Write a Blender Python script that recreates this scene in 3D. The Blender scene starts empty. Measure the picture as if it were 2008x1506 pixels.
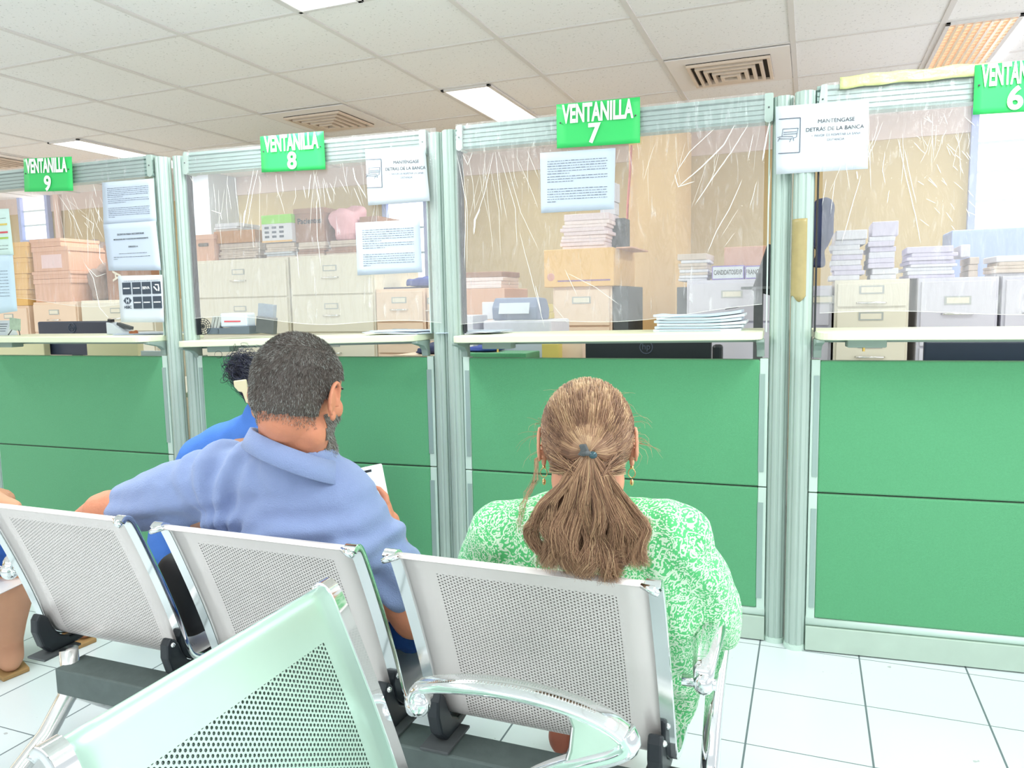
import bpy, bmesh, math, random
import numpy as np
from math import sin, cos, pi, radians
from mathutils import Vector, Matrix, noise, Euler
random.seed(7); np.random.seed(7)
SC = bpy.context.scene
COL = SC.collection
# ------------------------------------------------------------------ camera, world, exposure
F_PX, PITCH, ROLL, CAM_H, PSI = 1489.88, -.1067, -.0191, 1.1452, .3742
cam_d = bpy.data.cameras.new('camera'); cam = bpy.data.objects.new('camera', cam_d); COL.objects.link(cam)
fwd = Vector((-sin(PSI)*cos(PITCH), cos(PSI)*cos(PITCH), sin(PITCH)))
rgt0 = Vector((cos(PSI), sin(PSI), 0)); up0 = rgt0.cross(fwd)
rgt = rgt0*cos(ROLL) + up0*sin(ROLL)*1.0
upv = rgt.cross(fwd)
M = Matrix((rgt, upv, -fwd)).transposed().to_4x4(); M.translation = (0, 0, CAM_H)
cam.matrix_world = M
cam_d.sensor_width = 36; cam_d.lens = F_PX/2008*36; cam_d.clip_start = .02
SC.camera = cam
SC.view_settings.view_transform = 'Standard'; SC.view_settings.look = 'None'
SC.view_settings.gamma = 1; SC.view_settings.exposure = 0.04
try: SC.view_settings.use_curve_mapping = False
except Exception: pass
W = bpy.data.worlds.new('world'); SC.world = W; W.use_nodes = True
W.node_tree.nodes['Background'].inputs[0].default_value = (.92, .975, 1, 1)
W.node_tree.nodes['Background'].inputs[1].default_value = .85
try:
    SC.cycles.use_denoising = True; SC.cycles.transparent_max_bounces = 16; SC.cycles.max_bounces = 8
except Exception: pass
def area(name, loc, size, power, col=(1, 1, 1), rot=(0, 0, 0)):
    d = bpy.data.lights.new(name, 'AREA'); d.shape = 'RECTANGLE'; d.size, d.size_y = size; d.energy = power; d.color = col
    o = bpy.data.objects.new(name, d); COL.objects.link(o); o.location = loc; o.rotation_euler = rot; return o
CX0, CY0, CZ, TL = -.0993, 3.8836, 2.3181, .61
def cgrid(u, v): return (CX0+u*TL, CY0+v*TL)
# lamps of the hall's ceiling fixtures (the same panels are modelled below), warm daylight-white tubes
for (u, v, p) in [(-3, -4, 30), (-3, -7, 18), (1, -4.6, 27), (1, -7, 20), (-8, -4, 24), (-3, 0, 15), (1, 0, 14), (-8, 0, 17), (-5.5, -1.5, 0)]:
    if p:
        x, y = cgrid(u+.25, v+1); area('tube_light', (x, y, CZ-.03), (.28, 1.18), p, (.93, 1, .98))

# added unseen fill lights behind camera and at both ends, brightening the ceiling
area('ceiling_fill', (-2.4, -3.1, 1.25), (9.0, 1.9), 90, (.95, .98, 1), (pi/2+.85, 0, 0))
area('ceiling_fill', (2.55, 2.6, 1.35), (1.7, 6.0), 40, (1, .94, .92), (0, pi/2+.6, 0))
area('ceiling_fill', (-8.1, 2.6, 1.35), (1.7, 6.0), 60, (1, .95, .94), (0, -pi/2-.6, 0))

# ------------------------------------------------------------------ pixel -> world on a chosen plane (only used to measure positions)
def ray(x, y):
    dx, dy = x-1004, y-753
    a = dx*cos(ROLL)+dy*sin(ROLL); b = -dx*sin(ROLL)+dy*cos(ROLL)
    z2 = -b/F_PX; xr = a/F_PX
    yf = cos(PITCH)-z2*sin(PITCH); z = sin(PITCH)+z2*cos(PITCH)
    return (xr*cos(PSI)-yf*sin(PSI), xr*sin(PSI)+yf*cos(PSI), z)
def P(x, y, Y):
    r = ray(x, y); t = Y/r[1]; return Vector((r[0]*t, Y, CAM_H+r[2]*t))
def PZ(x, y, Z):
    r = ray(x, y); t = (Z-CAM_H)/r[2]; return Vector((r[0]*t, r[1]*t, Z))
def PX(x, y, X):
    r = ray(x, y); t = X/r[0]; return Vector((X, r[1]*t, CAM_H+r[2]*t))
def PL(x, y, a, m):
    r = ray(x, y); t = a/(r[1]-m*r[0]); return Vector((r[0]*t, r[1]*t, CAM_H+r[2]*t))

# ------------------------------------------------------------------ materials
def lin(c):
    return tuple((v/12.92 if v <= .04045 else ((v+.055)/1.055)**2.4) for v in c)
def rgb(r, g, b): return lin((r/255, g/255, b/255))
MATS = {}
def mat(name, col, rough=.5, metal=0., spec=.5, var=0., vscale=8., bump=0., bscale=60., emit=None, estr=0., sss=0., sheen=0., coat=0., speck=None):
    if name in MATS: return MATS[name]
    m = bpy.data.materials.new(name); m.use_nodes = True; nt = m.node_tree; b = nt.nodes['Principled BSDF']
    b.inputs['Base Color'].default_value = (*col, 1); b.inputs['Roughness'].default_value = rough
    b.inputs['Metallic'].default_value = metal; b.inputs['Specular IOR Level'].default_value = spec
    tc = nt.nodes.new('ShaderNodeTexCoord')
    if var:
        n = nt.nodes.new('ShaderNodeTexNoise'); n.inputs['Scale'].default_value = vscale; n.inputs['Detail'].default_value = 5
        nt.links.new(tc.outputs['Object'], n.inputs['Vector'])
        mx = nt.nodes.new('ShaderNodeMix'); mx.data_type = 'RGBA'
        mx.inputs['A'].default_value = (*[max(0, c*(1-var)) for c in col], 1); mx.inputs['B'].default_value = (*[min(1, c*(1+var)) for c in col], 1)
        nt.links.new(n.outputs['Fac'], mx.inputs['Factor']); nt.links.new(mx.outputs['Result'], b.inputs['Base Color'])
    if speck:
        sc, thr, scol = speck
        n = nt.nodes.new('ShaderNodeTexNoise'); n.inputs['Scale'].default_value = sc; n.inputs['Detail'].default_value = 2
        nt.links.new(tc.outputs['Object'], n.inputs['Vector'])
        r = nt.nodes.new('ShaderNodeMapRange'); r.inputs['From Min'].default_value = thr; r.inputs['From Max'].default_value = thr+.04
        nt.links.new(n.outputs['Fac'], r.inputs['Value'])
        mx = nt.nodes.new('ShaderNodeMix'); mx.data_type = 'RGBA'; mx.inputs['A'].default_value = (*col, 1); mx.inputs['B'].default_value = (*scol, 1)
        nt.links.new(r.outputs['Result'], mx.inputs['Factor']); nt.links.new(mx.outputs['Result'], b.inputs['Base Color'])
    if bump:
        n = nt.nodes.new('ShaderNodeTexNoise'); n.inputs['Scale'].default_value = bscale; n.inputs['Detail'].default_value = 4
        nt.links.new(tc.outputs['Object'], n.inputs['Vector'])
        bp = nt.nodes.new('ShaderNodeBump'); bp.inputs['Strength'].default_value = bump; bp.inputs['Distance'].default_value = .01
        nt.links.new(n.outputs['Fac'], bp.inputs['Height']); nt.links.new(bp.outputs['Normal'], b.inputs['Normal'])
    if emit: b.inputs['Emission Color'].default_value = (*emit, 1); b.inputs['Emission Strength'].default_value = estr
    if sss:
        b.inputs['Subsurface Weight'].default_value = sss; b.inputs['Subsurface Radius'].default_value = (.02, .008, .004); b.inputs['Subsurface Scale'].default_value = .5
    if sheen: b.inputs['Sheen Weight'].default_value = sheen
    if coat: b.inputs['Coat Weight'].default_value = coat
    MATS[name] = m; return m
M_alu = mat('painted_aluminium', rgb(180, 198, 190), .38, .25, var=.06, vscale=5)
M_alu2 = mat('grey_green_rail', rgb(160, 182, 177), .35, .3, var=.05)
M_strip = mat('pale_strip', rgb(205, 226, 216), .4, .1)
M_base = mat('baseboard_metal', rgb(188, 206, 193), .42, .2, var=.08, vscale=12, speck=None)
M_felt = mat('green_felt', rgb(96, 168, 122), .95, 0, .1, var=.10, vscale=160, bump=.25, bscale=500, sheen=.3)
M_shelf = mat('cream_laminate', rgb(232, 238, 208), .35, 0, .4)
M_bracket = mat('grey_bracket', rgb(150, 168, 160), .5, .1)
M_sign = mat('sign_green', rgb(62, 204, 108), .4, 0, .3)
M_white = mat('white_letter', rgb(250, 250, 250), .5)
M_paper = mat('paper_white', rgb(216, 224, 232), .7, var=.02, vscale=3)
M_paper_b = mat('paper_blue', rgb(200, 212, 228), .7, var=.02, vscale=3)
M_ink = mat('ink_black', rgb(24, 28, 36), .7)
M_inkg = mat('ink_grey', rgb(84, 92, 108), .8)
M_logo = mat('logo_slate', rgb(62, 74, 88), .6)
M_chrome = mat('chrome', (.86, .89, .9), .07, 1.)
M_chrome2 = mat('worn_chrome', (.86, .86, .85), .2, 1., var=.1, vscale=20)
M_beam = mat('beam_grey', rgb(94, 106, 104), .6, .1, var=.22, vscale=30, bump=.1)
M_black = mat('black_plastic', rgb(34, 40, 46), .4, 0, .5)
M_navy = mat('dark_monitor', rgb(42, 52, 72), .4, 0, .5)
M_carton = mat('carton_salmon', rgb(226, 178, 152), .8, var=.07, vscale=5)
M_carton_o = mat('carton_orange', rgb(236, 190, 120), .8, var=.05, vscale=5)
M_carton_b = mat('carton_brown', rgb(168, 128, 106), .85, var=.1, vscale=9)
M_cab = mat('cabinet_cream', rgb(232, 226, 208), .5, var=.02)
M_cab_p = mat('cabinet_peach', rgb(238, 212, 188), .5, var=.02)
M_cab_l = mat('cabinet_lilac', rgb(214, 212, 224), .5, var=.02)
M_line = mat('drawer_gap', rgb(120, 112, 104), .8)
M_tag = mat('label_grey', rgb(178, 182, 180), .6)
M_dark = mat('dark_grey', rgb(84, 88, 90), .7, var=.15, vscale=40)
M_wall = mat('wall_beige', rgb(206, 186, 142), .9, var=.06, vscale=2)
M_wall_t = mat('wall_top_band', rgb(226, 208, 200), .9, var=.04, vscale=3)
M_pillar = mat('pillar_peach', rgb(236, 202, 146), .9, var=.07, vscale=3)
M_piles = mat('old_paper', rgb(214, 198, 184), .85, var=.2, vscale=40)
M_pilew = mat('white_paper_pile', rgb(226, 226, 234), .8, var=.06, vscale=40)
M_lime = mat('lime_lid', rgb(150, 226, 80), .6)
M_pink = mat('pink_bag', rgb(236, 180, 190), .6, var=.08, vscale=12)
M_grime = mat('grey_bag', rgb(150, 132, 124), .7, var=.35, vscale=16)
M_blue = mat('blue_cloth', rgb(66, 84, 160), .8, var=.2, vscale=14)
M_navyc = mat('navy_cloth', rgb(52, 60, 92), .85, var=.25, vscale=20)
M_yel = mat('yellow_paper', rgb(222, 200, 110), .8)
M_tube = mat('lamp_diffuser', rgb(250, 252, 255), .5, emit=(1, 1, 1), estr=1.15)
M_slot = mat('vent_dark', rgb(40, 36, 32), .8)
M_vent = mat('vent_cream', rgb(226, 208, 192), .5, var=.06, vscale=18)
M_skin_m = mat('skin_tan', rgb(214, 142, 112), .5, 0, .35, var=.12, vscale=22, bump=.12, bscale=160, sss=.1)
M_skin_w = mat('skin_fair', rgb(226, 165, 135), .5, 0, .35, var=.08, vscale=22, sss=.1)
M_skin_d = mat('skin_brown', rgb(196, 146, 116), .55, 0, .3, var=.08, vscale=20, sss=.08)
M_polo = mat('polo_blue', rgb(140, 157, 200), .9, 0, .15, var=.05, vscale=9, bump=.35, bscale=420, sheen=.25)
M_royal = mat('royal_blue', rgb(84, 132, 216), .85, 0, .2, var=.12, vscale=9, bump=.2, bscale=300)
M_jean = mat('denim', rgb(44, 82, 150), .9, 0, .15, var=.35, vscale=30, bump=.3, bscale=300)
M_seat = mat('bag_black', rgb(28, 30, 34), .6)
M_eye = mat('eye_white', rgb(240, 240, 240), .3)
M_shoe = mat('shoe_brown', rgb(150, 84, 62), .5)
M_gold = mat('gold', (.8, .6, .3), .25, 1.)
M_screen = mat('phone_screen', rgb(222, 236, 238), .2, emit=rgb(222, 236, 238), estr=.35)
M_tape = mat('tan_tape', rgb(172, 156, 106), .35, 0, .6, var=.15, vscale=40)
M_ytape = mat('yellow_film', rgb(210, 216, 150), .25, 0, .6, var=.18, vscale=30, bump=.4, bscale=40)
M_floor = None

def nodes_mat(name):
    m = bpy.data.materials.new(name); m.use_nodes = True; MATS[name] = m
    return m, m.node_tree, m.node_tree.nodes['Principled BSDF']
def mth(nt, op, a, b=None, c=None):
    n = nt.nodes.new('ShaderNodeMath'); n.operation = op
    for i, v in enumerate((a, b, c)):
        if v is None: continue
        if isinstance(v, (int, float)): n.inputs[i].default_value = v
        else: nt.links.new(v, n.inputs[i])
    return n.outputs[0]
def mixc(nt, f, a, b):
    mx = nt.nodes.new('ShaderNodeMix'); mx.data_type = 'RGBA'
    for k, v in (('A', a), ('B', b)):
        if isinstance(v, tuple): mx.inputs[k].default_value = (*v, 1)
        else: nt.links.new(v, mx.inputs[k])
    if isinstance(f, (int, float)): mx.inputs['Factor'].default_value = f
    else: nt.links.new(f, mx.inputs['Factor'])
    return mx.outputs['Result']
# perforated sheet: staggered round holes cut through a painted sheet (UV in metres)
def perf_mat(name, col, u0, u1, v0, v1, pitch=.0074, rad=.0022, rough=.34, metal=.55):
    m, nt, b = nodes_mat(name)
    uv = nt.nodes.new('ShaderNodeUVMap'); sep = nt.nodes.new('ShaderNodeSeparateXYZ'); nt.links.new(uv.outputs[0], sep.inputs[0])
    u, v = sep.outputs[0], sep.outputs[1]
    ry = pitch*.866
    def cell(du, dv):
        cu = mth(nt, 'SUBTRACT', mth(nt, 'FRACT', mth(nt, 'ADD', mth(nt, 'DIVIDE', u, 2*ry), du)), .5)
        cv = mth(nt, 'SUBTRACT', mth(nt, 'FRACT', mth(nt, 'ADD', mth(nt, 'DIVIDE', v, pitch), dv)), .5)
        x = mth(nt, 'MULTIPLY', cu, 2*ry); y = mth(nt, 'MULTIPLY', cv, pitch)
        return mth(nt, 'SQRT', mth(nt, 'ADD', mth(nt, 'MULTIPLY', x, x), mth(nt, 'MULTIPLY', y, y)))
    d = mth(nt, 'MINIMUM', cell(0, 0), cell(.5, .5))
    box_ = 1.
    for a, bb, op in ((u, u0, 'GREATER_THAN'), (u, u1, 'LESS_THAN'), (v, v0, 'GREATER_THAN'), (v, v1, 'LESS_THAN')):
        box_ = mth(nt, 'MULTIPLY', box_, mth(nt, op, a, bb))
    h = mth(nt, 'MULTIPLY', mth(nt, 'LESS_THAN', d, rad*.80), box_); wall = mth(nt, 'MULTIPLY', mth(nt, 'LESS_THAN', d, rad*1.12), box_)   # dark ring painted round each hole's clear middle, for the shade inside it
    tc = nt.nodes.new('ShaderNodeTexCoord'); n = nt.nodes.new('ShaderNodeTexNoise'); n.inputs['Scale'].default_value = 9
    nt.links.new(tc.outputs['Object'], n.inputs['Vector'])
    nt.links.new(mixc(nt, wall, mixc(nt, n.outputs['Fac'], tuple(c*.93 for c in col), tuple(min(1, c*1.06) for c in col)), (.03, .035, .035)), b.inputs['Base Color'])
    b.inputs['Roughness'].default_value = rough; b.inputs['Metallic'].default_value = metal
    nt.links.new(mth(nt, 'SUBTRACT', 1., h), b.inputs['Alpha'])
    return m
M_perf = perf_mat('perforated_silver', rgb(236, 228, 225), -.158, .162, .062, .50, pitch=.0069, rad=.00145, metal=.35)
M_perf_d = perf_mat('perforated_mint_reflection', rgb(192, 224, 208), -.165, .165, .085, .50, pitch=.0070, rad=.0019)  # same metal as the silver seats, with mint reflections painted into its colour

# floor tiles
def floor_material():
    m, nt, b = nodes_mat('floor_tiles')
    tc = nt.nodes.new('ShaderNodeTexCoord'); sep = nt.nodes.new('ShaderNodeSeparateXYZ'); nt.links.new(tc.outputs['Object'], sep.inputs[0])
    T = .301; masks = []
    for ax, off, w in ((0, -.1325, .0052), (1, 2.5412, .0036)):
        f = mth(nt, 'FRACT', mth(nt, 'ADD', mth(nt, 'DIVIDE', mth(nt, 'SUBTRACT', sep.outputs[ax], off), T), .5))
        masks.append(mth(nt, 'LESS_THAN', mth(nt, 'ABSOLUTE', mth(nt, 'SUBTRACT', f, .5)), w/2/T))
    g = mth(nt, 'MAXIMUM', masks[0], masks[1])
    n = nt.nodes.new('ShaderNodeTexNoise'); n.inputs['Scale'].default_value = 1.7; n.inputs['Detail'].default_value = 3; nt.links.new(tc.outputs['Object'], n.inputs['Vector'])
    base = mixc(nt, n.outputs['Fac'], rgb(214, 224, 224), rgb(222, 228, 232))
    n2 = nt.nodes.new('ShaderNodeTexNoise'); n2.inputs['Scale'].default_value = 26; n2.inputs['Detail'].default_value = 3; nt.links.new(tc.outputs['Object'], n2.inputs['Vector'])
    dirt = mth(nt, 'GREATER_THAN', n2.outputs['Fac'], .735)
    base = mixc(nt, mth(nt, 'MULTIPLY', dirt, .6), base, rgb(150, 150, 150))
    c = mixc(nt, g, base, rgb(104, 116, 120)); nt.links.new(c, b.inputs['Base Color'])
    b.inputs['Roughness'].default_value = .22; nt.links.new(mth(nt, 'ADD', mth(nt, 'MULTIPLY', g, .5), .22), b.inputs['Roughness'])
    return m
M_floor = floor_material()
def ceiling_material():
    m, nt, b = nodes_mat('ceiling_tile')
    tc = nt.nodes.new('ShaderNodeTexCoord')
    n = nt.nodes.new('ShaderNodeTexNoise'); n.inputs['Scale'].default_value = 75; n.inputs['Detail'].default_value = 3; n.inputs['Roughness'].default_value = .7; nt.links.new(tc.outputs['Object'], n.inputs['Vector'])
    sp = mth(nt, 'GREATER_THAN', n.outputs['Fac'], .64)
    n3 = nt.nodes.new('ShaderNodeTexNoise'); n3.inputs['Scale'].default_value = 1.1; nt.links.new(tc.outputs['Object'], n3.inputs['Vector'])
    base = mixc(nt, n3.outputs['Fac'], rgb(242, 240, 239), rgb(248, 246, 246))
    nt.links.new(mixc(nt, mth(nt, 'MULTIPLY', sp, .5), base, rgb(168, 166, 162)), b.inputs['Base Color'])
    b.inputs['Roughness'].default_value = .95; b.inputs['Specular IOR Level'].default_value = .1
    return m
M_ceil = ceiling_material()
M_tbar = mat('ceiling_bar', rgb(226, 222, 220), .6)
# cling film
def film_material():
    m, nt, b = nodes_mat('clear_film')
    nt.nodes.remove(b); out = nt.nodes['Material Output']
    tr = nt.nodes.new('ShaderNodeBsdfTransparent'); tr.inputs[0].default_value = (.99, .99, .985, 1)
    gl = nt.nodes.new('ShaderNodeBsdfGlossy'); gl.inputs['Roughness'].default_value = .12
    df = nt.nodes.new('ShaderNodeBsdfDiffuse'); df.inputs[0].default_value = (.93, .93, .97, 1)
    tc = nt.nodes.new('ShaderNodeTexCoord'); mp = nt.nodes.new('ShaderNodeMapping'); mp.inputs['Scale'].default_value = (26, 1, 5); mp.inputs['Rotation'].default_value = (0, .25, 0)
    nt.links.new(tc.outputs['Object'], mp.inputs[0])
    n = nt.nodes.new('ShaderNodeTexNoise'); n.inputs['Scale'].default_value = 1.6; n.inputs['Detail'].default_value = 5; n.inputs['Distortion'].default_value = 1.2; nt.links.new(mp.outputs[0], n.inputs['Vector'])
    bp = nt.nodes.new('ShaderNodeBump'); bp.inputs['Strength'].default_value = .5; bp.inputs['Distance'].default_value = .01; nt.links.new(n.outputs['Fac'], bp.inputs['Height'])
    nt.links.new(bp.outputs[0], gl.inputs['Normal'])
    r = nt.nodes.new('ShaderNodeMapRange'); r.inputs['From Min'].default_value = .6; r.inputs['From Max'].default_value = .8; r.inputs['To Min'].default_value = .12; r.inputs['To Max'].default_value = .4
    nt.links.new(n.outputs['Fac'], r.inputs['Value'])
    a = nt.nodes.new('ShaderNodeMixShader'); a.inputs[0].default_value = .07; nt.links.new(tr.outputs[0], a.inputs[1]); nt.links.new(gl.outputs[0], a.inputs[2])
    c = nt.nodes.new('ShaderNodeMixShader'); nt.links.new(r.outputs[0], c.inputs[0]); nt.links.new(a.outputs[0], c.inputs[1]); nt.links.new(df.outputs[0], c.inputs[2])
    nt.links.new(c.outputs[0], out.inputs[0]); return m
M_film = film_material()
M_crease = mat('film_crease', rgb(250, 250, 246), .2, 0, .8)
# printed dress
def dress_material():
    m, nt, b = nodes_mat('leaf_print')
    tc = nt.nodes.new('ShaderNodeTexCoord')
    n = nt.nodes.new('ShaderNodeTexNoise'); n.inputs['Scale'].default_value = 16; n.inputs['Detail'].default_value = 2; nt.links.new(tc.outputs['Object'], n.inputs['Vector'])
    add = nt.nodes.new('ShaderNodeVectorMath'); add.operation = 'MULTIPLY_ADD'; nt.links.new(n.outputs['Color'], add.inputs[0]); add.inputs[1].default_value = (.05,)*3; nt.links.new(tc.outputs['Object'], add.inputs[2])
    masks = []
    # leaves: small elongated blobs
    for rot, sc in ((.6, (250, 165, 135)), (2.1, (140, 190, 250))):
        mp = nt.nodes.new('ShaderNodeMapping'); mp.inputs['Scale'].default_value = sc; mp.inputs['Rotation'].default_value = (rot, .4, rot); nt.links.new(add.outputs[0], mp.inputs[0])
        v = nt.nodes.new('ShaderNodeTexVoronoi'); v.inputs['Scale'].default_value = 1; v.inputs['Randomness'].default_value = .75; nt.links.new(mp.outputs[0], v.inputs['Vector'])
        masks.append(mth(nt, 'LESS_THAN', v.outputs['Distance'], .34))
    # vines: thin rings
    v = nt.nodes.new('ShaderNodeTexVoronoi'); v.inputs['Scale'].default_value = 38; nt.links.new(add.outputs[0], v.inputs['Vector'])
    ring = mth(nt, 'LESS_THAN', mth(nt, 'ABSOLUTE', mth(nt, 'SUBTRACT', mth(nt, 'FRACT', mth(nt, 'MULTIPLY', v.outputs['Distance'], 2.6)), .5)), .10)
    k = mth(nt, 'MAXIMUM', mth(nt, 'MAXIMUM', masks[0], masks[1]), ring)
    nt.links.new(mixc(nt, k, rgb(88, 200, 122), rgb(220, 242, 218)), b.inputs['Base Color'])
    b.inputs['Roughness'].default_value = .85; b.inputs['Sheen Weight'].default_value = .2
    return m
M_dress = dress_material()
def hair_material(name, stops, rough=.4):
    m, nt, b = nodes_mat(name)
    at = nt.nodes.new('ShaderNodeAttribute'); at.attribute_name = 'shade'
    cr = nt.nodes.new('ShaderNodeValToRGB'); e = cr.color_ramp.elements
    e[0].position, e[0].color = stops[0][0], (*stops[0][1], 1); e[1].position, e[1].color = stops[-1][0], (*stops[-1][1], 1)
    for p_, c_ in stops[1:-1]: x = e.new(p_); x.color = (*c_, 1)
    nt.links.new(at.outputs['Fac'], cr.inputs[0]); nt.links.new(cr.outputs[0], b.inputs['Base Color'])
    b.inputs['Roughness'].default_value = rough; b.inputs['Specular IOR Level'].default_value = .5
    return m
M_hair_w = hair_material('brown_hair', [(0, rgb(98, 68, 54)), (.4, rgb(152, 114, 90)), (.75, rgb(198, 160, 124)), (1, rgb(232, 200, 158))])
M_hair_m = hair_material('salt_pepper_hair', [(0, rgb(56, 50, 47)), (.5, rgb(112, 102, 96)), (.8, rgb(160, 156, 150)), (1, rgb(200, 208, 204))])
M_hair_k = hair_material('black_hair', [(0, rgb(20, 20, 28)), (1, rgb(66, 70, 96))], .3)

# ------------------------------------------------------------------ mesh helpers
class MB:
    def __init__(s): s.v = []; s.f = []; s.uv = None
    def add(s, vs, fs):
        n = len(s.v); s.v += [tuple(v) for v in vs]; s.f += [tuple(i+n for i in f) for f in fs]; return s
    def box(s, a, b):
        x0, y0, z0 = [min(p, q) for p, q in zip(a, b)]; x1, y1, z1 = [max(p, q) for p, q in zip(a, b)]
        return s.add([(x0, y0, z0), (x1, y0, z0), (x1, y1, z0), (x0, y1, z0), (x0, y0, z1), (x1, y0, z1), (x1, y1, z1), (x0, y1, z1)],
                     [(3, 2, 1, 0), (4, 5, 6, 7), (0, 1, 5, 4), (1, 2, 6, 5), (2, 3, 7, 6), (3, 0, 4, 7)])
    def obox(s, c, hx, hy, hz, R=None):
        R = R or Matrix.Identity(3); vs = []
        for z in (-1, 1):
            for x, y in ((-1, -1), (1, -1), (1, 1), (-1, 1)): vs.append(Vector(c)+R @ Vector((x*hx, y*hy, z*hz)))
        return s.add(vs, [(3, 2, 1, 0), (4, 5, 6, 7), (0, 1, 5, 4), (1, 2, 6, 5), (2, 3, 7, 6), (3, 0, 4, 7)])
    def prism(s, poly, axis, a, b):   # poly in the two other axes, extruded along axis
        n = len(poly); vs = []
        for t in (a, b):
            for p, q in poly:
                vs.append({'x': (t, p, q), 'y': (p, t, q), 'z': (p, q, t)}[axis])
        area_ = sum(poly[i][0]*poly[(i+1) % n][1]-poly[(i+1) % n][0]*poly[i][1] for i in range(n))
        fs = [tuple(range(n)), tuple(range(2*n-1, n-1, -1))]+[(i, n+i, n+(i+1) % n, (i+1) % n) for i in range(n)]
        return s.add(vs, fs)
    def tube(s, pts, rad, seg=10, cap=True, flat=None, upv=None):
        # flat=(a,b): elliptical section factors along side/up
        pts = [Vector(p) for p in pts]; n = len(pts)
        rads = rad if isinstance(rad, (list, tuple)) else [rad]*n
        up = Vector(upv) if upv else Vector((0, 0, 1)); vs = []; base = len(s.v)
        prev = None
        for i, p in enumerate(pts):
            t = (pts[min(i+1, n-1)]-pts[max(i-1, 0)])
            t = t.normalized() if t.length > 1e-9 else Vector((0, 0, 1))
            if upv: side = t.cross(up)
            else: side = prev.cross(t) if False else t.cross(up)
            if side.length < 1e-3: side = t.cross(Vector((0, 1, 0)))
            side.normalize()
            if prev is not None and side.dot(prev) < 0: side = -side
            prev = side; u2 = side.cross(t).normalized()
            fa, fb = flat or (1, 1)
            for k in range(seg):
                a = 2*pi*k/seg
                vs.append(p+side*cos(a)*rads[i]*fa+u2*sin(a)*rads[i]*fb)
        fs = []
        for i in range(n-1):
            for k in range(seg):
                fs.append((i*seg+k, i*seg+(k+1) % seg, (i+1)*seg+(k+1) % seg, (i+1)*seg+k))
        if cap: fs.append(tuple(range(seg-1, -1, -1))); fs.append(tuple((n-1)*seg+k for k in range(seg)))
        return s.add(vs, fs)
    def cyl(s, c, r, z0, z1, seg=20): return s.tube([(c[0], c[1], z0), (c[0], c[1], z1)], r, seg)
    def ball(s, c, r, seg=14, rings=9, R=None):
        rx, ry, rz = r if isinstance(r, (tuple, list)) else (r, r, r); R = R or Matrix.Identity(3); c = Vector(c)
        vs = [c+R @ Vector((0, 0, rz))]
        for i in range(1, rings):
            th = pi*i/rings
            for k in range(seg):
                a = 2*pi*k/seg; vs.append(c+R @ Vector((rx*sin(th)*cos(a), ry*sin(th)*sin(a), rz*cos(th))))
        vs.append(c+R @ Vector((0, 0, -rz))); L = len(vs)-1; fs = []
        for k in range(seg): fs.append((0, 1+k, 1+(k+1) % seg)); fs.append((L, 1+(rings-2)*seg+(k+1) % seg, 1+(rings-2)*seg+k))
        for i in range(rings-2):
            for k in range(seg):
                a = 1+i*seg; fs.append((a+k, a+seg+k, a+seg+(k+1) % seg, a+(k+1) % seg))
        return s.add(vs, fs)
    def cap(s, p0, r0, p1, r1, seg=16):   # tapered capsule
        p0, p1 = Vector(p0), Vector(p1); t = (p1-p0); L = t.length; t = t.normalized() if L > 1e-6 else Vector((0, 0, 1))
        pts, rs = [], []
        for k in range(6): a = pi/2*(1-k/5); pts.append(p0-t*r0*sin(a)); rs.append(max(1e-4, r0*cos(a)))
        for k in range(6): a = pi/2*k/5; pts.append(p1+t*r1*sin(a)); rs.append(max(1e-4, r1*cos(a)))
        return s.tube(pts, rs, seg)
    def chain(s, seq):
        for (a, ra), (b, rb) in zip(seq[:-1], seq[1:]): s.cap(a, ra, b, rb)
        return s
    def build(s, name, m=None, parent=None, smooth=False, bevel=0, seg=2, fix=True):
        me = bpy.data.meshes.new(name); me.from_pydata(s.v, [], s.f); 
        if fix:
            bm = bmesh.new(); bm.from_mesh(me); bmesh.ops.recalc_face_normals(bm, faces=bm.faces); bm.to_mesh(me); bm.free()
        if smooth: me.polygons.foreach_set('use_smooth', [True]*len(me.polygons))
        o = bpy.data.objects.new(name, me); COL.objects.link(o)
        if m: me.materials.append(m)
        if parent: o.parent = parent
        if bevel:
            b = o.modifiers.new('bevel', 'BEVEL'); b.width = bevel; b.segments = seg; b.limit_method = 'ANGLE'; b.angle_limit = radians(40)
        return o
def tag(o, label, cat, group=None, kind=None):
    if label: o['label'] = label
    if cat: o['category'] = cat
    if group: o['group'] = group
    if kind: o['kind'] = kind
    return o
def thing(name, label, cat, loc=(0, 0, 0), rz=0, group=None):
    o = bpy.data.objects.new(name, None); COL.objects.link(o); o.empty_display_size = .05; o.location = loc; o.rotation_euler = (0, 0, rz)
    return tag(o, label, cat, group)
def struct(o): o['kind'] = 'structure'; return o
def auto_smooth(o, ang=40):
    me = o.data; me.polygons.foreach_set('use_smooth', [True]*len(me.polygons))
    try: me.set_sharp_from_angle(angle=radians(ang))
    except Exception: pass
    return o
def text_obj(name, body, size, m, parent, loc, rot=(pi/2, 0, 0), sx=1., bold=0., ext=.0006, align='CENTER'):
    cu = bpy.data.curves.new(name, 'FONT'); cu.body = body; cu.size = size; cu.align_x = align; cu.align_y = 'CENTER'; cu.offset = bold; cu.extrude = ext
    tmp = bpy.data.objects.new('tmp', cu); COL.objects.link(tmp)
    dg = bpy.context.evaluated_depsgraph_get(); me = bpy.data.meshes.new_from_object(tmp.evaluated_get(dg))
    bpy.data.objects.remove(tmp); me.name = name
    o = bpy.data.objects.new(name, me); COL.objects.link(o); me.materials.clear(); me.materials.append(m)
    o.scale = (sx, 1, 1); o.rotation_euler = rot; o.location = loc; o.parent = parent
    return o
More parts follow.
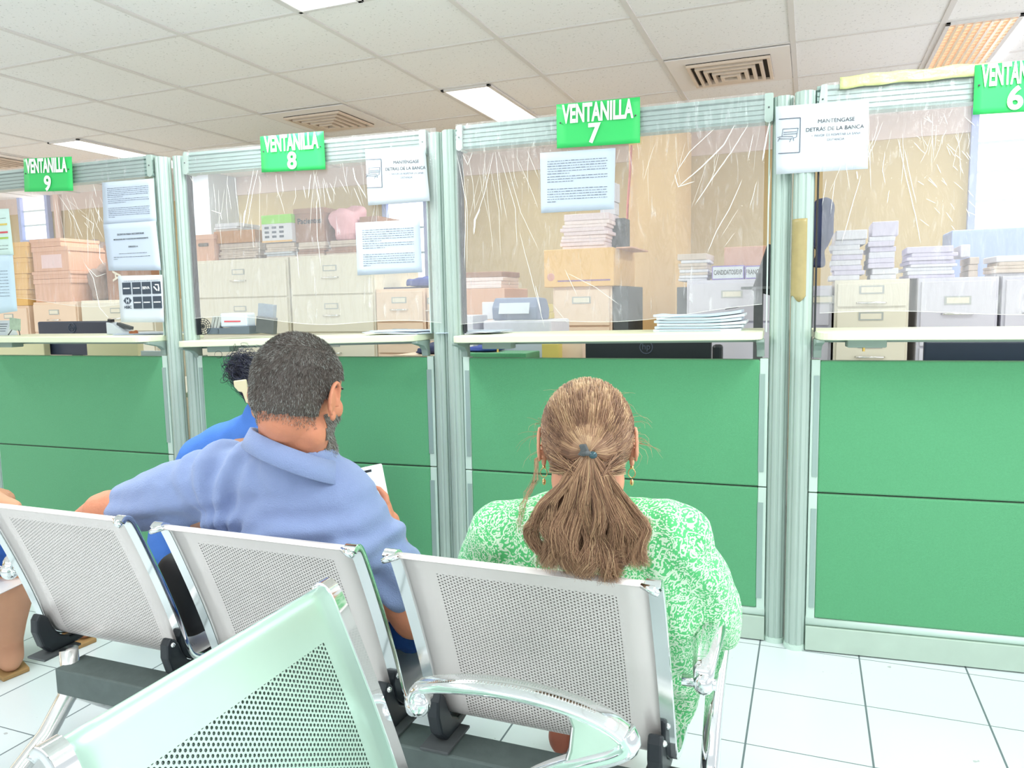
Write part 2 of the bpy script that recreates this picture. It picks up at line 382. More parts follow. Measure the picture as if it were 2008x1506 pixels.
def remesh(mb, voxel=.007, smooth=6, fac=.5):
    o = mb.build('tmp', smooth=True)
    r = o.modifiers.new('r', 'REMESH'); r.mode = 'VOXEL'; r.voxel_size = voxel
    if smooth: s_ = o.modifiers.new('s', 'SMOOTH'); s_.iterations = smooth; s_.factor = fac
    dg = bpy.context.evaluated_depsgraph_get(); me = bpy.data.meshes.new_from_object(o.evaluated_get(dg))
    bpy.data.objects.remove(o)
    me.polygons.foreach_set('use_smooth', [True]*len(me.polygons))
    return me
def mesh_np(me):
    n = len(me.vertices); a = np.empty(n*3); me.vertices.foreach_get('co', a); b = np.empty(n*3); me.vertices.foreach_get('normal', b)
    return a.reshape(-1, 3), b.reshape(-1, 3)
def link_mesh(name, me, m, parent):
    o = bpy.data.objects.new(name, me); COL.objects.link(o); me.materials.clear(); me.materials.append(m); o.parent = parent; me.name = name
    return o
def displace(me, fn):
    co, no = mesh_np(me); d = np.array([fn(Vector(c)) for c in co]); co += no*d[:, None]
    me.vertices.foreach_set('co', co.ravel()); me.update()
def join_meshes(me, others):
    bm = bmesh.new(); bm.from_mesh(me)
    for x in others: bm.from_mesh(x)
    bm.to_mesh(me); bm.free(); me.polygons.foreach_set('use_smooth', [True]*len(me.polygons)); return me
def strands(name, curves, radii, shades, m, parent, base=None, bsh=.12):
    # curves: list of (k,3) arrays ; thin three-sided tapering hairs
    V, Fc, S = [], [], []; n0 = 0
    for c, r, sh in zip(curves, radii, shades):
        k = len(c); t = np.gradient(c, axis=0); t /= (np.linalg.norm(t, axis=1)[:, None]+1e-9)
        a = np.cross(t, [.3, .2, 1.]); a /= (np.linalg.norm(a, axis=1)[:, None]+1e-9); b = np.cross(t, a)
        tap = np.linspace(1, .35, k)[:, None]*r
        ring = np.stack([c+a*tap, c+(-.5*a+.866*b)*tap, c+(-.5*a-.866*b)*tap], 1).reshape(-1, 3)
        V.append(ring); S += [sh]*(3*k)
        i = np.arange(k-1)[:, None]*3+n0
        for q in range(3):
            w = (q+1) % 3
            Fc.append(np.hstack([i+q, i+w, i+3+w, i+3+q]))
        n0 += 3*k
    V = np.vstack(V); Fc = np.vstack(Fc)
    verts = V.tolist(); faces = Fc.tolist()
    if base is not None:
        bv, _ = mesh_np(base); off = len(verts); verts += bv.tolist(); faces += [[i+off for i in p.vertices] for p in base.polygons]; S += [bsh]*len(bv)
    me = bpy.data.meshes.new(name); me.from_pydata(verts, [], faces)
    at = me.attributes.new('shade', 'FLOAT', 'POINT'); at.data.foreach_set('value', np.array(S, dtype=np.float32))
    me.polygons.foreach_set('use_smooth', [True]*len(me.polygons))
    return link_mesh(name, me, m, parent)
def shell_mesh(me, test, off):
    co, no = mesh_np(me); keep = np.array([test(Vector(c)) for c in co])
    fs = [p.vertices[:] for p in me.polygons if all(keep[i] for i in p.vertices)]
    used = sorted({i for f in fs for i in f}); mp = {i: k for k, i in enumerate(used)}
    V = [co[i]+no[i]*off for i in used]
    out = bpy.data.meshes.new('shell'); out.from_pydata([tuple(v) for v in V], [], [[mp[i] for i in f] for f in fs]); return out
def sample_mesh(me, n):
    co, no = mesh_np(me); tris = []; ar = []
    for p in me.polygons:
        v = p.vertices
        for k in range(1, len(v)-1):
            a, b, c = co[v[0]], co[v[k]], co[v[k+1]]; tris.append((v[0], v[k], v[k+1])); ar.append(np.linalg.norm(np.cross(b-a, c-a)))
    ar = np.array(ar); idx = np.random.choice(len(tris), n, p=ar/ar.sum()); out = []
    for i in idx:
        a, b, c = tris[i]; r1, r2 = np.random.rand(2); s = math.sqrt(r1); w = (1-s, s*(1-r2), s*r2)
        out.append((w[0]*co[a]+w[1]*co[b]+w[2]*co[c], w[0]*no[a]+w[1]*no[b]+w[2]*no[c]))
    return out

# ================================================================== THE SETTING
XL, XR, YB, YF = -8.2, 2.6, -3.2, 5.66
struct(MB().box((XL, YB, -.06), (XR, YF+.2, 0)).build('floor', M_floor))
wb = MB().box((XL, YF, 0), (XR, YF+.12, CZ))
struct(wb.build('wall_back', M_wall))
t = MB().box((XL, YF-.012, CZ-.16), (XR, YF, CZ)); struct(t.build('trim_1', M_wall_t))
struct(MB().box((XL-.1, YB, 0), (XL, YF, CZ)).build('wall_left', M_wall))
struct(MB().box((XL, YB, CZ), (XR, YF+.2, CZ+.05)).build('ceiling', M_ceil))
ceil_o = bpy.data.objects['ceiling']
g = MB()
for u in range(-14, 6):
    x = cgrid(u, 0)[0]
    if XL < x < XR: g.box((x-.012, YB, CZ-.006), (x+.012, YF, CZ))
for v in range(-12, 4):
    y = cgrid(0, v)[1]
    if YB < y < YF: g.box((XL, y-.010, CZ-.0045), (XR, y+.010, CZ))
g.build('grid_bars', M_tbar, ceil_o)
# column standing against the back wall
p0 = P(1233, 400, 5.0); p1 = P(1326, 400, 5.0)
struct(MB().box((p0.x, 5.0, 0), (p1.x, YF, CZ-.002)).build('trim_2', M_pillar, None, bevel=.006))
p0 = P(355, 400, 5.3); p1 = P(411, 400, 5.3)
struct(MB().box((p0.x, 5.3, 0), (p1.x, YF, CZ-.002)).build('trim_3', mat('white_pier', rgb(222, 232, 244), .8), None))

# ceiling fixtures
def half_light(u, v, label, kind='prism', group=None):
    x, y = cgrid(u, v); t = thing('ceiling_light', label, 'light', (x, y, CZ-.004), 0, group)
    w, L = .305, 1.22
    f = MB(); f.box((.012, .01, -.010), (.03, L-.01, 0)); f.box((w-.02, .01, -.010), (w, L-.01, 0)); f.box((.012, .01, -.010), (w, .028, 0)); f.box((.012, L-.028, -.010), (w, L-.01, 0))
    f.build('frame', M_tbar, t, bevel=.001)
    if kind == 'prism':
        MB().box((.03, .028, -.006), (w-.02, L-.028, -.002)).build('diffuser', M_tube, t)
        r = MB()
        for k in range(9): r.box((.05+k*.026, .03, -.0075), (.056+k*.026, L-.03, -.006))
        r.build('ribs', mat('diffuser_rib', rgb(225, 235, 248), .5, emit=rgb(225, 235, 248), estr=.7), t)
    else:
        r = MB()
        for k in range(24): r.box((.03, .04+k*.048, -.012), (w-.02, .046+k*.048, -.002))
        for k in range(7): r.box((.05+k*.034, .03, -.016), (.062+k*.034, L-.03, -.002))
        r.build('louvre', mat('louvre_warm', rgb(240, 226, 210), .35, .4), t)
        MB().box((.03, .028, -.0015), (w-.02, L-.028, -.0005)).build('diffuser', mat('warm_lamp', rgb(255, 214, 180), .5, emit=rgb(255, 214, 180), estr=.95), t)
        MB().box((w+.012, .01, -.012), (w+.05, L-.01, -.001)).build('side_lamp', M_tube, t)
    return t
half_light(-3, 0, 'slim white ceiling light panel between the window 8 and window 7 signs')
half_light(-8, 0, 'slim white ceiling light panel just right of the window 9 sign')
half_light(1, 0, 'ceiling light with warm orange louvre at the upper right corner', 'louvre')
half_light(-3, -4, 'bright ceiling light panel cut off by the top edge of the picture')
def vent(u, v, label):
    x, y = cgrid(u+.5, v+.5); t = thing('air_vent', label, 'vent', (x, y, CZ-.006))
    MB().box((-.29, -.29, -.006), (.29, .29, .0)).build('face_plate', mat('vent_plate', rgb(240, 234, 231), .6), t)
    MB().box((-.2, -.2, -.009), (.2, .2, -.006)).build('opening', M_slot, t)
    for k in range(5):
        a = .2-k*.038; w_ = .017; h = .010+k*.006
        q = MB()
        for (sx0, sy0, sx1, sy1) in ((-a, -a, a, -a+w_), (-a, a-w_, a, a), (-a, -a+w_, -a+w_, a-w_), (a-w_, -a+w_, a, a-w_)):
            q.box((sx0, sy0, -.012-h), (sx1, sy1, -.009))
        q.build('blade_ring', M_vent, t, bevel=.002)
    return t
vent(-5, 0, 'square cream air vent in the ceiling above the window 8 sign')
vent(-1, 0, 'square air vent with stepped blades in the ceiling right of the window 7 sign')
vent(-10, 0, 'square air vent in the ceiling at the left edge above the window 9 sign')

# ================================================================== PARTITION BAYS
Z_PT, Z_SEAM, Z_PB, Z_RB, Z_RT = .9458, .5255, .1068, 1.6914, 1.7753
BAYS = {'9': ((-3.629, 2.419), (-2.496, 2.451), 2.52, .0278), '8': ((-2.42, 2.472), (-1.287, 2.552), 2.643, .0705),
        '7': ((-1.223, 2.537), (-.090, 2.579), 2.582, .0371), '6': ((-.024, 2.545), (1.107, 2.641), 2.547, .0849)}
def bay_frame(b):
    (x0, y0), (x1, y1), a, m = BAYS[b]; th = math.atan2(y1-y0, x1-x0); L = math.hypot(x1-x0, y1-y0); return x0, y0, th, L
def loc_on(b, px, py, off=0.):      # pixel -> local (s, z) on the bay's face plane moved off metres towards the viewer
    x0, y0, th, L = bay_frame(b); a, m = y0-math.tan(th)*x0, math.tan(th)
    w = PL(px, py, a-off/cos(th), m); return ((w.x-x0)*cos(th)+(w.y-y0)*sin(th), w.z)
def post_mesh(r=.0315):
    poly = []
    for k in range(96):
        a = 2*pi*k/96; g_ = (k % 12); rr = r - (.0042 if g_ in (0, 1) else (.002 if g_ in (2, 11) else 0)); poly.append((rr*cos(a), rr*sin(a)))
    return poly
for b, words_ in (('9', 'under the number 9 sign at the left'), ('8', 'under the number 8 sign behind the man'), ('7', 'under the number 7 sign behind the woman'), ('6', 'at the right edge with the yellow film on its top rail')):
    x0, y0, th, L = bay_frame(b)
    t = thing('office_partition', 'green felt and aluminium counter partition '+words_, 'partition', (x0, y0, 0), th, 'service window partitions')
    e = .036
    for nm, z0, z1 in (('lower_panel', Z_PB+.006, Z_SEAM-.0025), ('upper_panel', Z_SEAM+.0025, Z_PT)):
        MB().box((e+.022, 0, z0), (L-e-.022, .045, z1)).build(nm, M_felt, t, bevel=.005)
    for s0, s1 in ((e-.004, e+.022), (L-e-.022, L-e+.004)):
        for z0, z1 in ((Z_PB-.01, Z_SEAM-.002), (Z_SEAM+.002, Z_PT+.004)):
            o = MB().box((s0, .002, z0), (s1, .04, z1)).build('side_strip', M_strip, t, bevel=.002)
            q = MB(); q.box((s0+.008 if s0 < .5 else s0-.001, -.001, z0+.05), (s1+.001-.0+0 if s0 > .5 and False else (s1-.009 if s0 > .5 else s1-.002), .003, z1-.05)); q.build('recess', M_alu2, o)
    bb = MB().box((e-.005, -.006, .004), (L-e+.005, .05, Z_PB-.022)); bb.build('baseboard', M_base, t, bevel=.002)
    MB().tube([(e-.005, .012, Z_PB-.008), (L-e+.005, .012, Z_PB-.008)], .0155, 14).build('baseboard_bead', M_strip, t, smooth=True)
    for s in (0, L):
        po = MB().prism(post_mesh(), 'z', .016, Z_RT-.01).build('post', M_alu, t); auto_smooth(po, 50); po.location = (s, .02, 0)
        c = MB().cyl((0, 0), .034, 0.0, .014, 40); c.cyl((0, 0), .0325, .014, .018, 40); co = c.build('foot_ring', M_strip, po)
        auto_smooth(co)
    # top rail: ribbed profile
    prof = [(-.006, Z_RB), (.045, Z_RB), (.045, Z_RT), (.0, Z_RT), (-.004, Z_RT-.012)]
    zz = Z_RT-.016; prof.append((.004, zz)); prof.append((.004, zz-.003))
    zz -= .003
    for k in range(4):
        prof += [(-.006, zz-.001), (-.006, zz-.0115), (-.001, zz-.0125), (-.001, zz-.0145)]; zz -= .0148
    ra = MB().prism(prof, 'x', e-.006, L-e+.006).build('top_rail', M_alu2, t)
    for s in (e-.004, L-e-.020):
        pts = []; w_ = .026; z0_, z1_ = Z_RB-.004, Z_RT+.001
        for (cx, cz, a0) in ((w_-.012, z0_+.012, -90), (w_-.004, z1_-.004, 0), (.012 if s < .5 else .004, z1_-.004, 90), (.012, z0_+.012, 180)):
            for k in range(4): a = radians(a0+k*30); r_ = .012 if cz < Z_RB+.02 else .004; pts.append((cx-(.0)+r_*cos(a), cz+r_*sin(a)))
        cp = MB().prism([(q[0]+s, q[1]) for q in pts], 'y', -.012, .046).build('end_cap', M_alu, t)
        MB().tube([(s+.013, -.0135, (Z_RB+Z_RT)/2), (s+.013, -.011, (Z_RB+Z_RT)/2)], .0028, 10).build('screw', M_dark, cp)
    for s in (e+.002, L-e-.006):     # slim inner glazing bead beside the opening
        MB().box((s, .004, Z_PT+.09), (s+.004, .03, Z_RB)).build('glazing_bead', M_black if s < .5 else M_strip, t)

# shelves: cream laminate, rounded at the ends, on grey brackets
for b, words_, dz0, dz1 in (('9', 'below the number 9 sign, a dark monitor behind it', 0, 0), ('8', 'below the number 8 sign, behind the head of the man', -.022, .0), ('7', 'below the number 7 sign with a stack of newspapers on it', -.006, .004), ('6', 'at the right edge with nothing standing on it', .004, .004)):
    x0, y0, th, L = bay_frame(b)
    t = thing('counter_shelf', 'cream laminate counter shelf '+words_, 'shelf', (x0, y0, 0), th, 'counter shelves of the service windows')
    t.rotation_euler = (0, -math.atan((dz1-dz0)/L)*1.0, th)
    t.location.z = dz0
    e = .036; s0, s1 = e+.004, L-e-.004; dF, dB = -.115, .25; R_ = .05; pts = []
    for cx, cy, a0 in ((s1-R_, dF+R_, -90), (s1-.02, dB-.02, 0), (s0+.02, dB-.02, 90), (s0+R_, dF+R_, 180)):
        r_ = R_ if cy < 0 else .02
        for k in range(7): a = radians(a0+k*15); pts.append((cx+r_*cos(a), cy+r_*sin(a)))
    MB().prism(pts, 'z', 1.012, 1.036).build('shelf_top', M_shelf, t, bevel=.003)
    for s in (e, L-e-.024):
        br = [(.03, 1.0118), (-.085, 1.0118), (-.085, 1.003), (-.02, .990), (.0, .975), (.004, Z_PT+.006), (.03, Z_PT+.006)]
        MB().prism(br, 'x', s, s+.024).build('end_bracket', M_bracket, t, bevel=.002)
    q = MB().box((s0+.09, -.03, .985), (s0+.20, .03, 1.0118)); q.build('centre_bracket', M_bracket, t, bevel=.004)
    if b in '67': MB().tube([(s0+.14, 0, .985), (s0+.14, 0, .972)], .004, 8).build('bolt', mat('brass', (.7, .5, .15), .35, 1), t)
    MB().box((s0+.0, .036, .998), (s1, .042, 1.0118)).build('edge_rail', M_bracket, t)

# green number signs on the rails
def sheet(b, corners, off, name, m, label, cat, group=None, thick=.0012, curl=0.):
    pts = [loc_on(b, x, y, off) for x, y in corners]   # tl,tr,br,bl
    x0, y0, th, L = bay_frame(b)
    c = (sum(p[0] for p in pts)/4, sum(p[1] for p in pts)/4)
    t = thing(name, label, cat, (x0+c[0]*cos(th)+off*sin(th), y0+c[0]*sin(th)-off*cos(th), c[1]), th, group)
    q = [(p[0]-c[0], p[1]-c[1]) for p in pts]
    N = 8; V = []; 
    for j in range(N+1):
        for i in range(N+1):
            u, v = i/N, j/N
            x = (q[0][0]*(1-u)+q[1][0]*u)*(1-v)+(q[3][0]*(1-u)+q[2][0]*u)*v
            z = (q[0][1]*(1-u)+q[1][1]*u)*(1-v)+(q[3][1]*(1-u)+q[2][1]*u)*v
            V.append((x, -curl*(v**2)*(.4+.6*sin(2.4*u)), z))
    mb = MB(); mb.v = V; mb.f = [(j*(N+1)+i, j*(N+1)+i+1, (j+1)*(N+1)+i+1, (j+1)*(N+1)+i) for j in range(N) for i in range(N)]
    o = mb.build('sheet', m, t, smooth=True, fix=False); sd = o.modifiers.new('solid', 'SOLIDIFY'); sd.thickness = thick; sd.offset = 1
    return t, q
for b, num, cs, sz in (('9', '9', [(46, 311), (140, 307), (143, 374), (48, 376)], 1), ('8', '8', [(510, 268), (634, 257), (638, 332), (513, 338)], 1), ('7', '7', [(1091, 205), (1255, 190), (1255, 280), (1092, 291)], 1), ('6', '6', [(1912, 128), (2074, 112), (2073, 215), (1908, 225)], 1)):
    t, q = sheet(b, cs, .030, 'window_sign', M_sign, 'green sign reading VENTANILLA %s on the partition rail' % num, 'sign', 'green numbered window signs', .002)
    w = (q[1][0]-q[0][0]); ang = math.atan2(q[1][1]-q[0][1], w)
    text_obj('lettering', 'VENTANILLA', .082, M_white, t, (0, -.0045, .034), (pi/2, -ang, 0), sx=w*.93/(.082*6.45), bold=.0028)
    text_obj('numeral', '6' if num == '9' else num, .086, M_white, t, (-.012 if num == '7' else 0, -.0045, -.034), (pi/2, -ang+(pi if num == '9' else 0), 0), sx=.95, bold=.0026)
    for sx_ in (-1, 1): MB().ball((sx_*w*.45, -.004, -.0+.012), .003, 8, 5).build('nail', M_dark, t)

# ---- papers
def bars(t, rows, w, m=M_inkg, h=.0016):
    mb = MB()
    for z, x0, x1 in rows:
        x = x0
        while x < x1-.002:
            L_ = min(random.uniform(.004, .017), x1-x); mb.box((x, -.0016, z), (x+L_, -.0012, z+h*random.uniform(.7, 1.1))); x += L_+.0028
    return mb.build('printed_lines', m, t)
def notice(b, cs, label, m=M_paper_b, off=.024):
    t, q = sheet(b, cs, off, 'paper_notice', m, label, 'paper', None, .0005, .0)
    w = q[1][0]-q[0][0]; hh = (q[0][1]-q[3][1]); x0 = -w*.40; x1 = w*.40; rows = []
    for k in range(6): rows.append((hh*(.34-.036*1.15*k), x0, x1 if k < 5 else x0+.3*w))
    for k in range(3): rows.append((hh*(.085-.042*k), x0, x1 if k < 2 else x0+.35*w))
    for k in range(6): rows.append((hh*(-.12-.042*k), x0, x1 if k < 5 else x0+.12*w))
    o = bars(t, rows, w); o.rotation_euler = (0, -math.atan2(q[1][1]-q[0][1], w), 0); return t
notice('7', [(1059, 300), (1207, 290), (1204, 410), (1061, 418)], 'printed text notice taped to the film right under the number 7 sign')
notice('8', [(697, 437), (823, 430), (828, 534), (701, 540)], 'printed text notice on the film under the bench notice beside number 8')
notice('9', [(200, 358), (301, 350), (307, 435), (203, 442)], 'printed text notice at the top right of the number 9 window')
t, q = sheet('9', [(202, 440), (305, 433), (316, 530), (213, 531)], .027, 'paper_notice', M_paper_b, 'centred heading notice below the printed text at the number 9 window', 'paper', None, .0005)
w = .26
text_obj('heading', 'ESCRITOS PARA INCORPORAR', .0105, M_ink, t, (0, -.002, .052), bold=.0001, ext=.0001)
text_obj('heading_line', 'MODALIDAD 40 Y CONTINUAR INDEPENDIENTE', .0085, M_ink, t, (0, -.002, .032), ext=.0001, bold=.0001)
text_obj('addressee', 'DIRIGIDO A:', .0095, M_ink, t, (.01, -.002, .0), ext=.0001, bold=.0001)
bars(t, [(-.028, -.07, .08), (-.042, -.1, .1), (-.05, -.1, -.08)], w, M_ink)
t, q = sheet('9', [(231, 541), (318, 539), (322, 632), (237, 632)], .027, 'paper_notice', M_paper, 'sheet of dark square bank logos taped low at the number 9 window', 'paper', None, .0005)
bars(t, [(.075, -.085, .11)], w, M_inkg)
for i, (lx, lz, txt) in enumerate([(-.072, .045, 'a'), (-.018, .045, 's'), (.034, .045, 'BBVA'), (.088, .045, 'Ω'), (-.018, -.015, 's'), (.034, -.015, 'b'), (.088, -.015, 'c')]):
    MB().box((lx-.023, -.0022, lz-.025), (lx+.023, -.0012, lz+.025)).build('logo_square', M_logo, t)
    if txt == 'BBVA': text_obj('logo_text', 'BBVA', .016, M_white, t, (lx, -.0032, lz), bold=.0003, ext=.0002)
    elif txt == 'Ω':
        MB().tube([(lx-.004, -.003, lz+.012), (lx+.012, -.003, lz+.012), (lx+.014, -.003, lz), (lx+.012, -.003, lz-.014)], .003, 6).tube([(lx-.012, -.003, lz+.004), (lx+.004, -.003, lz-.012)], .003, 6).build('logo_mark', M_white, t)
    else:
        mb = MB(); x = lx-.018
        while x < lx+.016: L_ = random.uniform(.003, .008); mb.box((x, -.003, lz-.002), (x+L_, -.0022, lz+.003)); x += L_+.0015
        mb.build('logo_mark', M_white, t)
mb = MB(); hx, hz = -.072, -.006; s = .0135
for a, c_ in (((-1, 0), (-.35, .75)), ((1, 0), (.35, .75))):
    sg = a[0]; mb.prism([(hx+sg*s*1.6, hz), (hx+sg*s*.7, hz+s), (hx+sg*s*.7, hz-s)], 'y', -.0024, -.0014)
mb.prism([(hx-s*.55, hz+s), (hx+s*.55, hz+s), (hx, hz+.1*s)], 'y', -.0024, -.0014); mb.prism([(hx-s*.55, hz-s), (hx+s*.55, hz-s), (hx, hz-.1*s)], 'y', -.0024, -.0014)
mb.build('logo_hexagon', M_logo, t); text_obj('logo_text', 'HSBC', .0165, M_logo, t, (hx, -.002, hz-.028), bold=.0004, ext=.0002)
for cs, lb, cols in (([(-60, 412), (17, 409), (27, 500), (-50, 506)], 'greenish notice with coloured lines at the left picture edge', 1), ([(-60, 503), (25, 499), (34, 610), (-50, 622)], 'pale blue notice at the left picture edge below the coloured one', 0)):
    t, q = sheet('9', cs, .026, 'paper_notice', mat('paper_mint', rgb(208, 232, 226), .7) if cols else mat('paper_sky', rgb(200, 222, 236), .7), lb, 'paper', None, .0005)
    if cols:
        for z, m_ in ((.03, M_yel), (-.005, mat('red_ink', rgb(210, 90, 100), .7)), (-.03, mat('lime_ink', rgb(170, 200, 90), .7))): MB().box((.03, -.002, z), (.105, -.0012, z+.008)).build('coloured_line', m_, t)
        bars(t, [(.06, 0, .1), (-.06, .02, .1), (-.075, .02, .1)], w, M_ink)
    else: bars(t, [(.06-.014*k, -.02, .1) for k in range(9)], w)
def bench_notice(b, cs, label, off):
    t, q = sheet(b, cs, off, 'paper_notice', M_paper, label, 'paper', 'notices with the bench drawing', .0006)
    ang = -math.atan2(q[1][1]-q[0][1], q[1][0]-q[0][0]); R3 = (pi/2, ang, 0)
    g_ = bpy.data.objects.new('x', None)
    def at_(x, z): return (x*cos(ang)-z*0, -.002, z-x*math.tan(ang))
    text_obj('line_one', 'MANTÉNGASE', .0158, M_ink, t, at_(.040, .047), R3, bold=0, ext=.0001)
    text_obj('line_two', 'DETRÁS DE LA BANCA', .0158, M_ink, t, at_(.036, .024), R3, bold=0, ext=.0001)
    text_obj('line_three', '•  FAVOR DE RESPETAR LA SANA', .0093, M_inkg, t, at_(.040, .006), R3, bold=0, ext=.0001)
    text_obj('line_four', 'DISTANCIA', .0093, M_inkg, t, at_(.040, -.008), R3, bold=0, ext=.0001)
    d = MB(); A = lambda x, z: Vector(at_(x, z))
    for a, c_ in (((-.122, .062), (-.060, .062)), ((-.060, .062), (-.060, -.040)), ((-.060, -.040), (-.122, -.040)),):
        d.tube([A(*a), A(*c_)], .0011, 5)
    for pl in (((-.110, .032), (-.066, .032)), ((-.110, .032), (-.112, .010)), ((-.066, .032), (-.070, .006), (-.078, .004)), ((-.125, .008), (-.112, .010), (-.080, .008)), ((-.122, .004), (-.084, .001)), ((-.118, .006), (-.124, -.004)), ((-.084, .004), (-.090, -.008)), ((-.080, .006), (-.078, -.005)), ((-.108, .022), (-.070, .022)), ((-.108, .016), (-.070, .016))):
        d.tube([A(*p_) for p_ in pl], .0008, 5)
    d.build('bench_drawing', M_inkg, t); bpy.data.objects.remove(g_)
bench_notice('7', [(1521, 209), (1704, 195), (1702, 331), (1522, 342)], 'white notice with a bench drawing across the posts between numbers 7 and 6', .048)
bench_notice('8', [(716, 293), (833, 287), (843, 394), (722, 403)], 'white notice with a bench drawing at the right of the number 8 sign', .034)

# ---- clear film over the openings
def film(b, x_pad, zlow, label, creases, over=True, seed=0):
    x0, y0, th, L = bay_frame(b); t = thing('plastic_film', label, 'plastic film', (x0, y0, 0), th, 'clear films over the service windows')
    NX, NZ = 60, 44; s0, s1 = x_pad; V = []; ztop = Z_RT+.003
    for j in range(NZ+1):
        for i in range(NX+1):
            u, v = i/NX, j/NZ; s = s0+(s1-s0)*u
            zl = zlow(u); z = ztop+(zl-ztop)*v
            n_ = noise.noise(Vector((s*9+seed, z*2.2, 0)))*.004*min(1, v*5)+noise.noise(Vector((s*30+seed, z*4, 3)))*.0016
            d = -.0165-abs(n_)
            V.append((s, d, z))
    mb = MB(); mb.v = V; mb.f = [(j*(NX+1)+i, j*(NX+1)+i+1, (j+1)*(NX+1)+i+1, (j+1)*(NX+1)+i) for j in range(NZ) for i in range(NX)]
    mb.build('film_sheet', M_film, t, smooth=True, fix=False)
    # soft folds where the film is bunched
    c = MB()
    for pts, wd in creases:
        q = [loc_on(b, x, y, .021) for x, y in pts]; k = len(q); rs = [wd*(.35+.65*sin(pi*(i+.5)/k)) for i in range(k)]
        # resample
        P_ = []; R_ = []
        for i in range(k-1):
            for w_ in range(5):
                f = w_/5; P_.append((q[i][0]*(1-f)+q[i+1][0]*f+random.uniform(-.0006, .0006), -.021, q[i][1]*(1-f)+q[i+1][1]*f)); R_.append(rs[i]*(1-f)+rs[i+1]*f)
        P_.append((q[-1][0], -.021, q[-1][1])); R_.append(wd*.1); R_[0] = wd*.1
        c.tube(P_, R_, 6)
    # hem
    c.tube([(s0+(s1-s0)*i/40, -.0175, zlow(i/40)) for i in range(41)], .0006, 5)
    c.build('folds', M_crease, t, smooth=True)
    return t
def cz(b, ox, oy, sc, lst): return [([(ox+x*sc, oy+y*sc) for x, y in l], w_) for l, w_ in lst]
c7 = cz('7', 860, 180, .3586, [([(1620, 180), (1560, 290), (1440, 410), (1310, 520)], .0022), ([(1690, 185), (1600, 330), (1500, 470), (1400, 620)], .0018), ([(1510, 200), (1370, 330), (1300, 440)], .0013), ([(1720, 230), (1690, 380)], .0014), ([(1810, 160), (1785, 300), (1770, 380)], .003), ([(1660, 480), (1590, 640), (1520, 760), (1470, 880)], .0014), ([(1740, 490), (1700, 640)], .001), ([(1815, 420), (1805, 640)], .001),
    ([(310, 320), (345, 680)], .0012), ([(300, 330), (250, 560), (200, 700)], .001), ([(225, 640), (200, 700), (193, 780)], .0035), ([(330, 330), (420, 640), (430, 850)], .0009), ([(360, 340), (450, 660), (550, 870)], .0008), ([(420, 340), (500, 520), (545, 640)], .0007), ([(480, 310), (550, 480)], .0009), ([(130, 340), (160, 400), (185, 330)], .0012), ([(100, 340), (150, 600), (140, 980)], .0012), ([(125, 340), (158, 650), (155, 980)], .0007), ([(280, 400), (330, 650), (340, 900)], .0006), ([(440, 760), (520, 1060), (580, 1290)], .0009), ([(690, 970), (760, 1120)], .0009), ([(700, 990), (860, 1070), (990, 1165)], .0009), ([(620, 1160), (715, 1275)], .0007), ([(250, 350), (270, 600), (300, 900)], .0005), ([(530, 1060), (560, 1200)], .0018), ([(1620, 770), (1560, 850)], .0006), ([(1640, 640), (1540, 800)], .0006), ([(690, 530), (800, 590), (960, 610)], .0009), ([(800, 490), (900, 520)], .0009), ([(1290, 450), (1310, 520), (1400, 490)], .0016)])
c8 = cz('8', 340, 240, .3187, [([(495, 290), (450, 520), (430, 640)], .0013), ([(520, 290), (490, 420), (450, 660)], .001), ([(440, 540), (430, 650)], .0035), ([(630, 320), (645, 470)], .0008), ([(660, 320), (680, 440)], .0008), ([(415, 560), (415, 720)], .0009), ([(480, 600), (495, 790)], .0008), ([(880, 480), (885, 700), (910, 900)], .0012), ([(760, 780), (775, 970)], .0014), ([(1105, 280), (1120, 350), (1190, 470)], .0022), ([(1110, 400), (1160, 520)], .001), ([(920, 360), (935, 520)], .001), ([(960, 370), (1000, 450)], .0008), ([(1020, 350), (1070, 440)], .0008), ([(845, 320), (830, 470)], .0022), ([(800, 390), (815, 470)], .0012), ([(100, 330), (160, 440)], .0008), ([(530, 330), (530, 900)], .0005), ([(870, 950), (870, 1060)], .001), ([(230, 540), (290, 560), (300, 600)], .0012)])
c9 = cz('9', 0, 240, .3055, [([(370, 460), (480, 620), (530, 740)], .0012), ([(520, 590), (600, 650), (590, 720)], .0011), ([(590, 480), (620, 570), (660, 640)], .0009), ([(540, 900), (600, 1000), (640, 1190), (700, 1260)], .0012), ([(640, 780), (640, 870), (665, 910)], .0018), ([(540, 640), (570, 680)], .001), ([(630, 560), (640, 640)], .002), ([(400, 470), (560, 600)], .0006), ([(350, 480), (380, 720)], .0008), ([(560, 930), (620, 990), (680, 970)], .0014), ([(600, 400), (620, 480)], .0008), ([(660, 380), (700, 470)], .0008)])
L6 = [([(600, 510), (590, 600), (602, 660)], .001), ([(660, 450), (700, 640), (740, 800), (765, 935)], .0014), ([(690, 500), (720, 640), (745, 750)], .0011), ([(330, 640), (310, 760)], .0009), ([(370, 640), (350, 800)], .0009), ([(490, 620), (440, 790), (400, 940)], .0012), ([(470, 600), (475, 640)], .002), ([(620, 690), (610, 750)], .0012)]
for k in range(34):
    x = random.uniform(735, 1000); y = random.uniform(330, 860); L6.append(([(x, y), (x+random.uniform(15, 50), y+random.uniform(15, 45))], random.uniform(.0006, .0013)))
c6 = cz('6', 1480, 80, .4251, L6)
